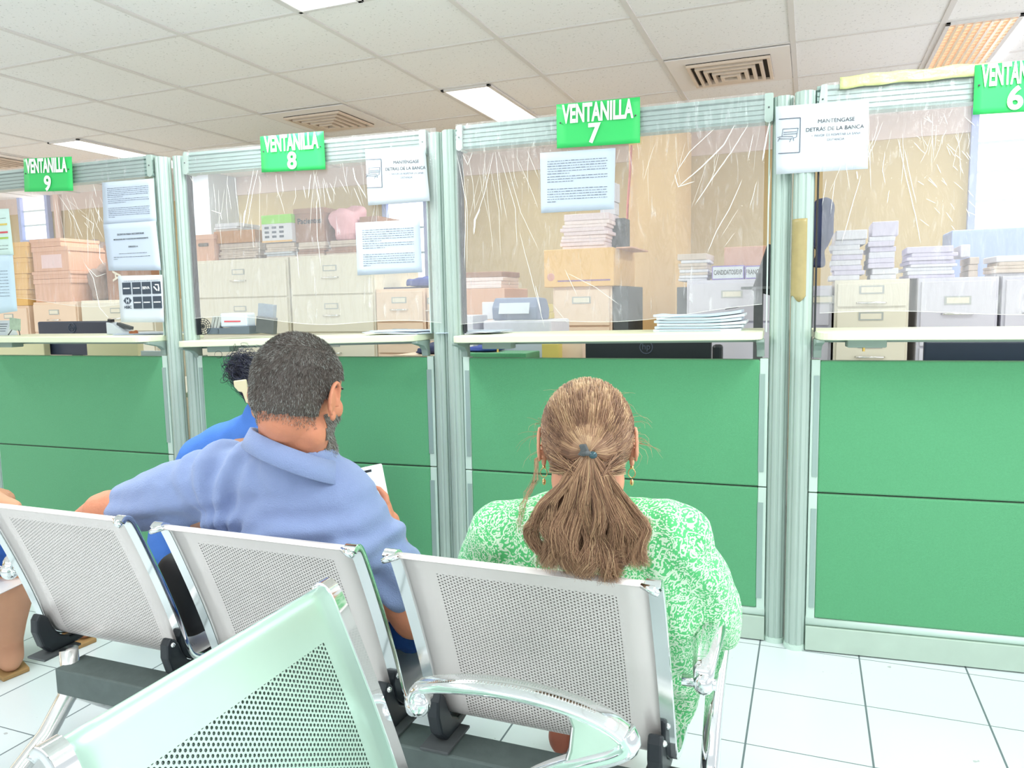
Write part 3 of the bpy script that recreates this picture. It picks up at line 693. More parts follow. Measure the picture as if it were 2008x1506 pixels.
for cl_, (xa_, ya_, xb_, yb_, sl_) in ((c7, (905, 295, 1505, 238, 0)), (c8, (372, 342, 842, 300, .1)), (c9, (110, 372, 300, 350, .2)), (c6, (1600, 235, 1900, 215, -.1))):
    for k in range(30):      # short fine creases fanning down from where the film is taped
        f = random.random(); x = xa_+(xb_-xa_)*f; y = ya_+(yb_-ya_)*f+random.uniform(0, 60); h_ = random.uniform(25, 120); d_ = random.uniform(-.35, .25)+sl_
        cl_.append(([(x, y), (x+d_*h_*.5+random.uniform(-4, 4), y+h_*.5), (x+d_*h_, y+h_)], random.uniform(.0003, .0007)))
film('9', (.0, 1.07), lambda u: 1.195+.02*sin(u*7)-.02*u, 'wrinkled clear plastic film over the number 9 window', c9, seed=3)
film('8', (.05, 1.15), lambda u: 1.105-.035*u+.012*sin(u*9), 'wrinkled clear plastic film over the number 8 window', c8, seed=11)
film('7', (.035, 1.08), lambda u: 1.07+.045*u**2+.01*sin(u*8), 'wrinkled clear plastic film over the number 7 window', c7, seed=19)
film('6', (.05, 1.1), lambda u: 1.095-.012*u+.006*sin(u*9), 'wrinkled clear plastic film over the right edge window', c6, seed=27)
# yellow film strip on the last rail and tape on a post
x0, y0, th, L = bay_frame('6'); mb = MB(); N = 40
top = [];
t = thing('yellow_strip', 'yellowish folded plastic strip lying along the top rail at the right edge', 'plastic strip', (x0, y0, 0), th)
for j in range(5):
    for i in range(N+1):
        s = .09+.42*i/N; z = Z_RT-.018+.034*j/4+.006*noise.noise(Vector((s*14, j, 0))); mb.v.append((s, -.026-.004*noise.noise(Vector((s*25, j*1.3, 1))), z))
mb.f = [(j*(N+1)+i, j*(N+1)+i+1, (j+1)*(N+1)+i+1, (j+1)*(N+1)+i) for j in range(4) for i in range(N)]
o = mb.build('strip', M_ytape, t, smooth=True, fix=False); o.modifiers.new('s', 'SOLIDIFY').thickness = .002
mb = MB(); z0_, z1_ = 1.14, 1.385
for j in range(25):
    z = z0_+(z1_-z0_)*j/24
    for k in range(13):
        a = radians(-175+k*8.5+0); r_ = .0325+.0008*noise.noise(Vector((k*.5, z*60, 0))); mb.v.append((r_*cos(a), r_*sin(a), z+.01*sin(k*.6)*(1 if j in (0,) else 0)))
mb.f = [(j*13+k, j*13+k+1, (j+1)*13+k+1, (j+1)*13+k) for j in range(24) for k in range(12)]
o = mb.build('packing_tape', M_tape, None, smooth=True, fix=False); o.modifiers.new('s', 'SOLIDIFY').thickness = -.0006
o.location = (x0-.02*sin(th), y0+.02*cos(th), 0); o.rotation_euler = (0, 0, th)
tag(o, 'tan packing tape wound on the post below the bench notice', 'tape')

# ================================================================== BEHIND THE WINDOWS
def bx(px0, py0, px1, py1, Y, depth, z0=None):   # front-face rectangle in the photo, at distance Y
    a = P(px0, (py0+py1)/2, Y); b = P(px1, (py0+py1)/2, Y); m_ = (px0+px1)/2
    zt = P(m_, py0, Y).z; zb = P(m_, py1, Y).z if z0 is None else z0
    return a.x, b.x, Y, Y+depth, zb, zt
def simple(name, m, label, cat, r, bevel=.004, group=None):
    x0, x1, y0, y1, z0, z1 = r; c = ((x0+x1)/2, (y0+y1)/2, z0)
    o = MB().box((x0-c[0], y0-c[1], 0), (x1-c[0], y1-c[1], z1-z0)).build(name, m, None, bevel=bevel); o.location = c
    return tag(o, label, cat, group)
def cabinet(px0, px1, ptop, Y, splits, label, m, depth=.6, zt=None, handles=True, group='filing cabinets of the back office'):
    x0, x1, y0, y1, _, z1 = bx(px0, ptop, px1, ptop+10, Y, depth); z1 = zt or z1
    t = thing('filing_cabinet', label, 'cabinet', ((x0+x1)/2, Y, 0), 0, group); w = (x1-x0)/2-.003
    MB().box((-w, .012, 0), (w, depth, z1)).build('body', m, t, bevel=.003)
    zs = [z1-.012]+[P((px0+px1)/2, s, Y).z for s in splits]
    h = zs[0]-zs[1] if len(zs) > 1 else .3
    while zs[-1]-h > .05: zs.append(zs[-1]-h)
    if zs[-1] > .08: zs.append(.05)
    for a, b in zip(zs[:-1], zs[1:]):
        d = MB().box((-w+.012, -.002, b+.005), (w-.012, .012, a-.005)).build('drawer', m, t, bevel=.003)
        zc = a-min(.1, (a-b)*.3)
        f = MB(); f.box((-.052, -.006, zc-.019), (.052, -.002, zc+.019)); f.build('label_holder', M_tag, d)
        MB().box((-.044, -.0075, zc-.013), (.044, -.006, zc+.013)).build('label_card', M_cab, d)
        if handles:
            MB().tube([(-.06, -.004, zc-.06), (-.055, -.022, zc-.06), (.055, -.022, zc-.06), (.06, -.004, zc-.06)], .005, 8).build('handle', M_chrome2, d, smooth=True)
    return t, z1
YC = 4.2
t1, zc1 = cabinet(375, 563, 508, YC, [584], 'tall cream filing cabinet seen at the left of the number 8 window', M_cab)
t2, zc2 = cabinet(565, 732, 508, YC, [578], 'tall cream filing cabinet in the middle of the number 8 window', M_cab, zt=zc1)
t3, zc3 = cabinet(734, 832, 566, YC, [632], 'lower peach filing cabinet under the blue folders in the number 8 window', M_cab_p)
t4, _ = cabinet(834, 872, 566, YC, [640], 'narrow peach cabinet half hidden behind the post between numbers 8 and 7', M_cab_p, zt=zc3)
t5, zc5 = cabinet(1082, 1200, 562, 4.0, [640], 'cream cabinet with two small labels under the long orange carton', M_cab_p, .5, handles=False)
t6, zc6 = cabinet(1345, 1530, 548, 4.0, [632], 'lilac grey cabinet behind the newspapers on the number 7 shelf', M_cab_l, .6, handles=False)
t7, zc7 = cabinet(1636, 1786, 548, 3.9, [603, 660], 'cream cabinet with a chrome drawer handle in the right edge window', M_cab)
t8, zc8 = cabinet(1800, 1962, 545, 3.9, [], 'wide lilac cabinet in the right edge window below the bright window', M_cab_l, zt=zc7)
t9, _ = cabinet(1966, 2120, 545, 3.9, [], 'lilac cabinet cut off by the right picture edge', M_cab_l, zt=zc7)
t10, zc10 = cabinet(62, 150, 592, 4.2, [652], 'cream cabinet under the pink archive boxes of the number 9 window', M_cab_p)
t11, zc11 = cabinet(156, 300, 588, 4.2, [650], 'grey cream cabinet under the heap of grey bags in the number 9 window', M_cab)
t12, zc12 = cabinet(1592, 1634, 560, 3.95, [640], 'narrow grey cabinet just right of the taped post', M_cab_l, .5, handles=False)
t13, zc13 = cabinet(-20, 54, 600, 4.2, [660], 'peach cabinet at the left picture edge in the number 9 window', M_cab_p, handles=False)

def archive_box(r, m, label, lid=.035, mark=None, group='archive boxes of the back office'):
    x0, x1, y0, y1, z0, z1 = r; cx, cy = (x0+x1)/2, (y0+y1)/2; w, d, h = (x1-x0)/2, (y1-y0)/2, z1-z0
    t = thing('archive_box', label, 'box', (cx, cy, z0), 0, group)
    MB().box((-w+.006, -d+.006, 0), (w-.006, d-.006, h-.004)).build('body', m, t, bevel=.003)
    MB().box((-w, -d, h-lid), (w, d, h)).build('lid', m, t, bevel=.003)
    if mark == 'hole': MB().tube([(-.04, -d+.004, h*.62), (.04, -d+.004, h*.62)], .012, 8).build('hand_hole', M_line, t)
    if mark == 'card': MB().box((-w*.5, -d+.0035, h*.12), (w*.6, -d+.006, h*.68)).build('label_card', mat('pink_card', rgb(236, 206, 206), .7), t)
    if mark == 'scrawl': text_obj('scrawl', 'Pacientes', .05, M_ink, t, (0, -d-.001+.005, h*.62), bold=.001)
    return t
def stack(r, label, name='paper_stack', cat='papers', n=8, m1=None, m2=None, jit=.012, wav=0):
    x0, x1, y0, y1, z0, z1 = r; cx, cy = (x0+x1)/2, (y0+y1)/2; w, d, h = (x1-x0)/2, (y1-y0)/2, (z1-z0)
    t = thing(name, label, cat, (cx, cy, z0)); m1 = m1 or M_pilew; m2 = m2 or M_piles; zz = 0
    for k in range(n):
        hh = h/n*random.uniform(.75, 1.0) if k < n-1 else h-zz; dx, dy = random.uniform(-jit, jit), random.uniform(-jit, jit); a = random.uniform(-.05, .05)
        mb = MB().obox((dx, dy, zz+hh/2), w-jit, d-jit, hh/2*.97, Matrix.Rotation(a, 3, 'Z')); mb.build('bundle', m1 if random.random() < .6 else m2, t, bevel=min(.004, hh*.3)); zz += hh
    return t
# number 8 window, on the cabinets
archive_box(bx(378, 460, 420, 508, YC+.05, .35, zc1), M_carton, 'salmon archive box left on the tall cabinet of the number 8 window', mark='hole')
stack(bx(426, 476, 508, 508, YC+.08, .3, zc1), 'untidy papers under the brown folder box in the number 8 window', m1=M_piles)
r = bx(419, 452, 500, 476, YC+.08, .28); zz = r[4]
simple('folder_box', mat('brown_folder', rgb(190, 136, 84), .8, var=.1, vscale=20), 'flat brown folder box on the untidy papers in the number 8 window', 'folder', (r[0], r[1], r[2], r[3], P(466, 476, YC+.08).z+.001, r[5]))
stack(bx(415, 437, 466, 452, YC+.08, .26, r[5]), 'white papers lying on the flat brown folder box', n=3)
stack(bx(514, 476, 576, 508, YC+.05, .3, zc1), 'grey papers under the lime topped carton', n=6, m1=mat('grey_paper', rgb(206, 212, 220), .8))
x0_, x1_, y0_, y1_, z0_, z1_ = bx(513, 421, 572, 476, YC+.05, .3); z0_ = P(545, 476, YC+.05).z+.004
t = thing('printed_carton', 'carton with a lime green top and white printed side in the number 8 window', 'box', ((x0_+x1_)/2, (y0_+y1_)/2, z0_))
w_ = (x1_-x0_)/2; h_ = z1_-z0_; MB().box((-w_, -.15, 0), (w_, .15, h_*.68)).build('body', M_pilew, t, bevel=.003); MB().box((-w_, -.151, h_*.68), (w_, .151, h_)).build('top_band', M_lime, t, bevel=.003)
mb = MB()
for k in range(9): mb.box((-w_*.8+k % 3*.06, -.1515, .03+.03*(k//3)), (-w_*.8+k % 3*.06+.035, -.150, .045+.03*(k//3)))
mb.build('printing', M_inkg, t); MB().box((-w_, -.152, 0), (w_, -.149, .012)).build('tape_edge', M_carton_o, t)
stack(bx(577, 474, 634, 508, YC+.05, .3, zc1), 'brown files under the marked archive box in the number 8 window', n=5, m1=M_piles, m2=M_carton_b)
archive_box(bx(576, 408, 636, 473, YC+.08, .32, P(600, 474, YC+.05).z), M_carton_b, 'brown archive box with a black scrawl beside the pink bag', mark='scrawl')
stack(bx(636, 470, 704, 508, YC+.06, .3, zc1), 'files and crumpled papers under the pink bag', n=6, m1=M_piles, m2=M_carton_b, jit=.02)
def lumpy(name, r, m, label, cat, amp=.03, seed=0, sc=6, group=None):
    x0, x1, y0, y1, z0, z1 = r; c = Vector(((x0+x1)/2, (y0+y1)/2, z0)); w, d, h = (x1-x0)/2, (y1-y0)/2, (z1-z0)
    mb = MB(); mb.ball((0, 0, h/2), (1, 1, 1), 36, 22); V = []
    for v in mb.v:
        x, y, z = v[0], v[1], v[2]-h/2; q = lambda s: math.copysign(abs(s)**.55, s)
        p_ = Vector((q(x)*w, q(y)*d, h/2+q(z)*h/2)); n_ = noise.noise(p_*sc+Vector((seed, 0, 0)))
        if p_.z > .01: p_ += Vector((x, y, z))*n_*amp
        V.append(tuple(p_))
    mb.v = V; o = mb.build(name, m, None, smooth=True); o.location = c; return tag(o, label, cat, group)
lumpy('plastic_bag', bx(638, 405, 692, 471, YC+.08, .26, P(665, 470, YC+.06).z), M_pink, 'pink bag standing on the files in the number 8 window', 'bag', .05, 1, 9)
simple('carton', M_carton_b, 'small brown carton right of the pink bag in the number 8 window', 'box', bx(706, 424, 742, 508, YC+.15, .3, zc1))
stack(bx(736, 563, 826, 568, YC+.1, .25, zc3), 'dark bound folders with a coloured spine on the peach cabinet', 'folder', 'folder', n=1, m1=M_navyc, m2=M_navyc)
lumpy('folded_cloth', bx(792, 544, 850, 563, YC+.1, .2, P(780, 563, YC+.1).z), M_blue, 'blue cloth on the peach cabinet at the right of the number 8 window', 'cloth', .03, 4, 14)
# bright windows in the back wall
def bright_window(px0, py0, px1, py1, name, slats, Y=YF):
    x0, x1, _, _, z0, z1 = bx(px0, py0, px1, py1, Y-.01, 0); fr = MB()
    for a, b in (((x0-.04, Y-.05, z0-.04), (x1+.04, Y-.002, z0)), ((x0-.04, Y-.05, z1), (x1+.04, Y-.002, z1+.04)), ((x0-.04, Y-.05, z0), (x0, Y-.002, z1)), ((x1, Y-.05, z0), (x1+.04, Y-.002, z1))): fr.box(a, b)
    o = struct(fr.build(name, mat('window_frame_blue', rgb(176, 190, 236), .5)))
    MB().box((x0, Y-.012, z0), (x1, Y-.004, z1)).build('pane', mat('daylight_pane', (1, 1, 1), .3, emit=(.95, 1, 1), estr=1.15), o)
    s = MB()
    for k in range(1, slats): z = z0+(z1-z0)*k/slats; s.box((x0, Y-.02, z-.008), (x1, Y-.012, z+.008))
    if slats > 1: s.build('crossbar', mat('crossbar', rgb(214, 236, 246), .5), o)
bright_window(764, 398, 836, 545, 'window_1', 3)
bright_window(48, 385, 96, 470, 'window_2', 3)
bright_window(1914, 215, 2120, 447, 'window_3', 4)
# number 7 window
xa = bx(1074, 488, 1200, 561, 4.0, .5, zc5)
t = thing('long_carton', 'long orange carton with a purple printed line on the cream cabinet', 'box', ((xa[0]+xa[1])/2, 4.25, zc5)); w_ = (xa[1]-xa[0])/2+.015; h_ = xa[5]-zc5
MB().box((-w_, -.27, 0), (w_, .25, h_)).build('body', M_carton_o, t, bevel=.004)
MB().box((-w_*.6, -.2715, .028), (w_*.9, -.27, .036)).build('printed_line', mat('purple_ink', rgb(150, 110, 150), .7), t); MB().ball((-w_*.8, -.27, .055), (.022, .002, .022)).build('round_mark', mat('faded_red', rgb(214, 150, 130), .7), t)
MB().box((w_+.001, -.22, h_-.004), (w_+.09, .2, h_+.003)).build('open_flap', M_carton, t)
stack(bx(1096, 418, 1192, 487, 4.02, .3, zc5+h_), 'tall pinkish white paper pile on the long orange carton', n=9, m1=mat('pinkish_paper', rgb(244, 226, 224), .8), m2=mat('pinkish_paper2', rgb(236, 218, 222), .8))
stack(bx(1174, 358, 1212, 487, 4.37, .12, zc5+h_), 'narrow upright pile of papers behind the pinkish pile', n=5, m2=M_dark)
simple('cable_box', M_dark, 'dark box with cables right of the pinkish pile', 'box', bx(1193, 428, 1226, 487, 4.2, .12, zc5+h_))
cb = MB().tube([P(1238, 285, 4.97), P(1236, 330, 4.97), P(1231, 400, 4.97), P(1229, 450, 4.97), P(1233, 487, 4.95)], .008, 8).tube([P(1232, 400, 4.96), P(1227, 450, 4.96), P(1230, 486, 4.95)], .006, 8).build('power_cable', mat('red_cable', rgb(206, 120, 112), .6), None, smooth=True)
tag(cb, 'red cable hanging down the left edge of the peach column', 'cable')
simple('dark_side_block', M_dark, 'dark speckled cabinet side right of the cream cabinet', 'cabinet', (P(1202, 600, 4.02).x, P(1232, 600, 4.02).x, 4.02, 4.4, 0, zc5-.004))
stack(bx(880, 533, 985, 566, 4.2, .3, None), 'pinkish bundled files at the left of the number 7 window', n=4, m1=mat('pinkish_paper', rgb(240, 214, 208), .8), m2=M_carton_b)
zt_ = P(930, 566, 4.2).z
simple('storage_cabinet', M_carton, 'salmon cabinet under the pinkish bundled files', 'cabinet', (max(P(878, 600, 4.2).x, P(900, 600, 4.2).x+.01), P(990, 600, 4.2).x, 4.2, 4.6, 0, zt_-.001))
# printer and labels roll on a desk behind window 7
dz = .74
def desk(x0, x1, y0, y1, label):
    t = thing('office_desk', label, 'desk', ((x0+x1)/2, (y0+y1)/2, 0), 0, 'desks behind the partition'); w, d = (x1-x0)/2, (y1-y0)/2
    MB().box((-w, -d, dz-.025), (w, d, dz)).build('desk_top', M_cab, t, bevel=.003)
    for sx_ in (-1, 1):
        for sy_ in (-1, 1): MB().box((sx_*(w-.03)-.02, sy_*(d-.03)-.02, 0), (sx_*(w-.03)+.02, sy_*(d-.03)+.02, dz-.025)).build('leg', M_bracket, t)
    return t
desk(-3.5, -2.6, 2.85, 3.7, 'cream office desk behind the partition below the number 9 window, hidden in part'); desk(-2.4, -1.45, 2.95, 3.8, 'cream office desk behind the partition below the number 8 window'); desk(-1.32, -.1, 2.98, 3.85, 'cream office desk behind the partition below the number 7 window'); desk(.12, 1.4, 3.0, 3.75, 'cream office desk behind the partition at the right edge')
rp = bx(945, 628, 1080, 662, 3.3, .3, dz)
t = thing('desk_printer', 'white and grey desk printer behind the number 7 shelf', 'printer', ((rp[0]+rp[1])/2, 3.45, dz)); w_ = (rp[1]-rp[0])/2; h_ = rp[5]-dz
MB().box((-w_, -.15, 0), (w_, .15, h_*.72)).build('body', mat('printer_grey', rgb(196, 206, 214), .5), t, bevel=.012); MB().box((-w_, -.14, h_*.72), (w_, .15, h_)).build('cover', M_pilew, t, bevel=.012)
MB().box((-w_*.9, -.22, h_*.3), (w_*.4, -.15, h_*.33)).build('paper_tray', M_pilew, t)
ztop = rp[5]
t = thing('label_printer', 'small blue grey label machine with a white label on the desk printer', 'label printer', (P(1023, 610, 3.4).x, 3.4, ztop)); MB().prism([(-.09, 0), (.07, 0), (.08, .05), (.04, .10), (-.06, .105), (-.1, .06)], 'x', -.115, .115).build('casing', mat('blue_grey', rgb(124, 138, 168), .5), t, bevel=.01); 
MB().obox((0, -.099, .055), .075, .002, .026, Matrix.Rotation(-.3, 3, 'X')).build('label', M_paper, t)
simple('white_box', M_pilew, 'white box at the left of the small label machine', 'box', bx(945, 592, 992, 618, 3.52, .12, ztop), .004)
stack(bx(872, 618, 934, 662, 3.25, .2, dz), 'tilted notepad and papers behind the left end of the number 7 shelf', n=5)
stack(bx(1062, 596, 1080, 628, 3.5, .1, ztop), 'yellow paper slips beside the label machine', n=2, m1=M_yel, m2=M_yel)
def monitor(px0, py0, px1, Y, label, m=M_navy, logo=None, zb=.90, stand=True):
    x0, x1, _, _, _, z1 = bx(px0, py0, px1, py0+10, Y, 0); t = thing('computer_monitor', label, 'monitor', ((x0+x1)/2, Y+.1, dz)); w = (x1-x0)/2; h = z1-dz
    MB().box((-w, -.1, zb-dz), (w, -.075, h)).build('back_shell', m, t, bevel=.008)
    MB().box((-w*.55, -.075, zb-dz+.03), (w*.55, -.055, h-.06)).build('rear_bulge', m, t, bevel=.008)
    MB().box((-w+.01, -.052+.0, zb-dz+.01), (w-.01, -.048, h-.01)).build('screen', M_black, t)
    MB().box((-.03, -.09, .01), (.03, -.07, h*.6)).build('stand', M_black, t); MB().box((-.11, -.12, 0), (.11, .06, .012)).build('stand_base', M_black, t, bevel=.004)
    if logo:
        zl = logo-dz; r_ = .026; MB().tube([(r_*cos(a*pi/8), -.1015, zl+r_*sin(a*pi/8)) for a in range(17)], .0022, 6).build('logo_ring', M_inkg, t)
        text_obj('logo_text', 'hp', .036, M_inkg, t, (0, -.1022, zl+.002), ext=.0006)
    return t
monitor(73, 630, 212, 3.05, 'dark monitor seen from behind above the number 9 shelf', logo=P(137, 643, 3.05).z)
monitor(1147, 668, 1395, 3.1, 'black monitor back showing below the number 7 shelf', M_black, logo=P(1262, 681, 3.1).z, zb=.86)
monitor(1812, 668, 2060, 3.1, 'navy monitor back showing below the right edge shelf', M_navy, zb=.86)
c = simple('office_chair_back', M_black, 'rounded black chair back right of the monitor below the number 7 shelf', 'chair', (P(1396, 690, 3.35).x, P(1416, 690, 3.35).x, 3.35, 3.4, .45, P(1400, 676, 3.35).z), .012)
c.name = 'office_chair'
# stand with a dark screen arm on the lilac cabinet and things on it
stack(bx(1326, 497, 1392, 548, 4.05, .3, zc6), 'white paper pile on the lilac cabinet beside the column', n=8)
simple('carton', M_carton, 'pink brown carton behind the handwritten folders', 'box', bx(1420, 483, 1512, 523, 4.3, .25, zc6))
for (a, b, txt, lb) in ((1396, 1459, 'CANDIDATOS/EXP', 'left handwritten folder on the lilac cabinet'), (1461, 1494, 'FRANCE', 'middle handwritten folder on the lilac cabinet'), (1496, 1514, 'DP', 'narrow handwritten folder next to the post')):
    r = bx(a, 521, b, 541, 4.03, .22, zc6+.001); t = thing('file_folder', lb, 'folder', ((r[0]+r[1])/2, 4.14, zc6+.001), 0, 'handwritten folders'); w_ = (r[1]-r[0])/2; h_ = r[5]-zc6
    MB().box((-w_, -.11, 0), (w_, .11, h_)).build('cover', mat('purple_edge', rgb(136, 116, 196), .6), t, bevel=.002); MB().box((-w_+.005, -.1115, .006), (w_-.005, -.1105, h_-.006)).build('spine_label', M_paper, t); text_obj('writing', txt, .034, M_ink, t, (0, -.112, h_/2), sx=min(1, w_*1.8/(.034*.62*len(txt))), bold=.0004)
zt_ = P(1490, 567, 3.7).z
t = thing('tablet_stand', 'dark screen arm on a flat foot in front of the lilac cabinet', 'stand', (P(1488, 560, 3.7).x, 3.7, dz))
hh = P(1490, 480, 3.7).z-dz; zb_ = zt_-dz
MB().box((-.075, -.05, zb_), (.075, .05, zb_+.012)).build('foot', M_dark, t); MB().box((-.012, -.012, zb_+.012), (.012, .012, hh*.8)).build('arm', M_dark, t); MB().obox((.05, 0, hh*.82), .05, .012, .11, Matrix.Rotation(.3, 3, 'Y')).build('screen', M_black, t, bevel=.006); MB().box((-.02, -.02, 0), (.02, .02, zb_)).build('post', M_dark, t)
simple('dark_side_block', M_dark, 'dark block filling the gap between the column and the lilac cabinet', 'cabinet', (P(1327, 600, 4.1).x, P(1344, 600, 4.02).x-.004, 4.1, 4.5, 0, zc6-.03))  # solid dark block put in to stand for the dark gap here
# right edge window
stack(bx(1626, 451, 1698, 546, 3.95, .3, zc7), 'tall lilac white paper pile next to the hanging jacket', n=9, m1=M_pilew, m2=mat('lilac_paper', rgb(214, 208, 230), .8))
stack(bx(1701, 433, 1764, 546, 3.95, .3, zc7), 'tallest paper pile left of the bright window', n=9, m1=M_pilew, m2=mat('lilac_paper', rgb(214, 208, 230), .8))
stack(bx(1776, 482, 1880, 545, 3.95, .3, zc7), 'wide low pile of papers below the bright window', n=8, m1=M_pilew, m2=mat('lilac_paper', rgb(214, 208, 230), .8))
stack(bx(1886, 478, 1925, 545, 4.0, .3, zc7), 'leaning pile of pale folders right of the wide low pile', n=4, jit=.02)
stack(bx(1930, 500, 2040, 545, 3.95, .3, zc7), 'mixed pale papers at the right picture edge', n=5, jit=.03)
simple('blue_case', mat('soft_blue', rgb(168, 186, 232), .6), 'pale blue box under the bright window', 'box', bx(1866, 447, 2060, 500, 4.5, .3, zc7-.2))
bpy.data.objects['blue_case'].location.z = 0; bpy.data.objects['blue_case'].scale.z = (P(1960, 447, 4.5).z)/(P(1960, 447, 4.5).z-(zc7-.2))
lumpy('hanging_jacket', (P(1588, 470, 3.85).x, P(1626, 470, 3.85).x, 3.8, 3.93, P(1600, 525, 3.85).z, P(1600, 392, 3.85).z), M_navyc, 'dark blue jacket hanging behind the taped post', 'jacket', .06, 8, 8)
MB().box((P(1590, 400, 3.85).x-.0, 3.85, 0), (P(1590, 400, 3.85).x+.02, 3.87, P(1600, 400, 3.85).z)).build('coat_stand', M_dark)
tag(bpy.data.objects['coat_stand'], 'thin dark coat stand carrying the dark blue jacket', 'coat stand')
# number 9 window
zz = zc10
for (a, b, c_, d_, mk, lb) in ((66, 545, 140, 590, None, 'lowest pink archive box of the number 9 window'), (62, 530, 138, 545, None, 'flat pink box in the middle of the number 9 pile'), (62, 482, 134, 530, 'card', 'pink archive box with a pale card, number 9 window'), (57, 466, 118, 482, None, 'topmost flat pink box of the number 9 pile')):
    r = bx(a, b, c_, d_, 4.22, .35); h_ = r[5]-r[4]
    archive_box((r[0], r[1], r[2], r[3], zz+.001, zz+h_), M_carton, lb, lid=min(.035, h_*.4), mark=mk); zz += h_+.001
zz = zc13
for k, lb in enumerate(('lowest', 'second', 'third', 'topmost')):
    r = bx(20, 473+(3-k)*31, 53, 473+(4-k)*31, 4.2, .35); h_ = r[5]-r[4]; archive_box((r[0], r[1], r[2], r[3], zz+.001, zz+h_), M_carton_o, lb+' orange archive box of the column at the left picture edge'); zz += h_+.001
lumpy('plastic_sack', bx(158, 520, 186, 590, 4.3, .26, zc11), M_grime, 'crumpled grey brown sack low in the number 9 window', 'bag', .09, 2, 7)
lumpy('plastic_sack', bx(146, 465, 186, 519, 4.66, .24, zc11), M_grime, 'upper crumpled grey sack beside the pink boxes', 'bag', .09, 5, 7)
r = bx(206, 480, 250, 588, 4.4, .4, zc11); t = archive_box(r, M_carton_b, 'tall brown carton with pale letters behind the number 9 papers')
o = text_obj('letters', 'CTIA', .12, M_cab, t, (0, -.202, .28), rot=(pi/2, pi/2, 0), bold=.002)
simple('wall_board', mat('pink_board', rgb(236, 208, 196), .8), 'pinkish board beside the bright left window', 'board', bx(106, 380, 116, 470, 5.62, .03))
# small things on the shelves
def shelf_pt(b, px, py, d):   # point on a shelf top, d metres behind the bay face
    x0, y0, th, L = bay_frame(b); a, m = y0-math.tan(th)*x0, math.tan(th); w = PL(px, py, a+d/cos(th), m); return w.x, w.y, th
zs = {'9': 1.0365, '8': 1.0365, '7': 1.0365, '6': 1.0425}
xa, ya, th = shelf_pt('7', 1372, 640, -.0); xb, yb, _ = shelf_pt('7', 1288, 640, 0.); xc, yc, _ = shelf_pt('7', 1458, 640, 0)
wn = (xc-xb)/2*1.03
t = thing('newspaper_stack', 'stack of folded white newspapers on the right half of the number 7 shelf', 'newspapers', (xa-.012, ya+.135, 1.0365), th)
for k in range(6):
    N = 14; mb = MB(); h_ = .0095; z0_ = k*h_; V = []
    for s_ in range(N+1):
        u = s_/N; x = -wn+2*wn*u+random.uniform(-.002, .002)+(.004*((k*37) % 5-2)); lift = .028*max(0, u-.55)**1.4*(k+1)/4+.004*max(0, .15-u)*k
        V += [(x, -.11, z0_+lift), (x, .11, z0_+lift), (x, .11, z0_+h_*.86+lift*1.1), (x, -.11, z0_+h_*.86+lift*1.1)]
    F_ = [(0, 1, 2, 3), tuple(4*N+q for q in (3, 2, 1, 0))]
    for s_ in range(N):
        for q in range(4): F_.append((4*s_+q, 4*s_+(q+1) % 4, 4*s_+4+(q+1) % 4, 4*s_+4+q))
    mb.v = V; mb.f = F_; o = mb.build('newspaper', M_paper_b if k % 2 else M_paper, t, bevel=.0015)
    if k == 5: MB().obox((wn*.72, -.02, z0_+h_+.019), .02, .06, .001, Matrix.Rotation(-.16, 3, 'Y')).build('printed_block', M_ink, o)
    MB().box((-wn*.9, -.1112, z0_+h_*.35), (wn*.5, -.1102, z0_+h_*.42)).build('fold_line', mat('teal_ink', rgb(120, 170, 186), .7), o)
for b, px, d, lb, n in (('9', 290, .12, 'loose white sheets at the right end of the number 9 shelf', 4), ('8', 790, .06, 'fanned loose sheets at the right end of the number 8 shelf', 5), ('7', 935, .10, 'flat sheets at the left end of the number 7 shelf', 3)):
    x, y, th = shelf_pt(b, px, 650, d); t = thing('loose_sheets', lb, 'papers', (x, y, 1.0365), th)
    for k in range(n): MB().obox((random.uniform(-.03, .03), random.uniform(-.02, .02), .001+.0022*k), .12, .08, .0009, Matrix.Rotation(random.uniform(-.3, .3), 3, 'Z')).build('sheet', M_paper if k % 2 else M_paper_b, t)
# tape dispenser like gadget, ornament, easel
x, y, th = shelf_pt('9', 236, 650, .14); t = thing('pen_organiser', 'white pen holder with dark clip right of the number 9 monitor', 'organiser', (x, y, 1.0365), th)
MB().prism([(-.05, 0), (.05, 0), (.045, .012), (-.02, .05), (-.05, .055)], 'y', -.03, .03).build('body', M_paper, t, bevel=.003); MB().obox((.03, 0, .036), .04, .01, .007, Matrix.Rotation(.25, 3, 'Y')).build('clip', M_dark, t); MB().box((-.05, -.02, .055), (-.03, .0, .068)).build('knob', M_black, t)
x, y, th = shelf_pt('9', 262, 650, .05); o = lumpy('small_ornament', (-.022, .022, -.012, .012, 0, .016), mat('amber', rgb(176, 104, 60), .4), 'tiny amber ornament lying on the number 9 shelf', 'ornament', .02, 3, 60); o.location = (x, y, 1.0365)
x, y, th = shelf_pt('9', 30, 640, .05); t = thing('picture_easel', 'little picture easel at the left end of the number 9 shelf', 'easel', (x, y, 1.0365), th)
MB().obox((0, 0, .052), .032, .003, .028, Matrix.Rotation(.12, 3, 'Y')).build('picture', mat('faded_picture', rgb(176, 196, 178), .6, var=.3, vscale=60), t)
for s_ in (-1, 1): MB().tube([(s_*.02, 0, .03), (s_*.038, -.01, .002)], .0022, 6).build('foot', M_dark, t)
x, y, th = shelf_pt('9', 8, 640, .1); t = thing('desk_calendar', 'white desk calendar beside the picture easel', 'calendar', (x, y, 1.0365), th); MB().prism([(-.03, 0), (.03, 0), (0, .07)], 'x', -.05, .05).build('calendar_card', M_paper, t); 
mb = MB()
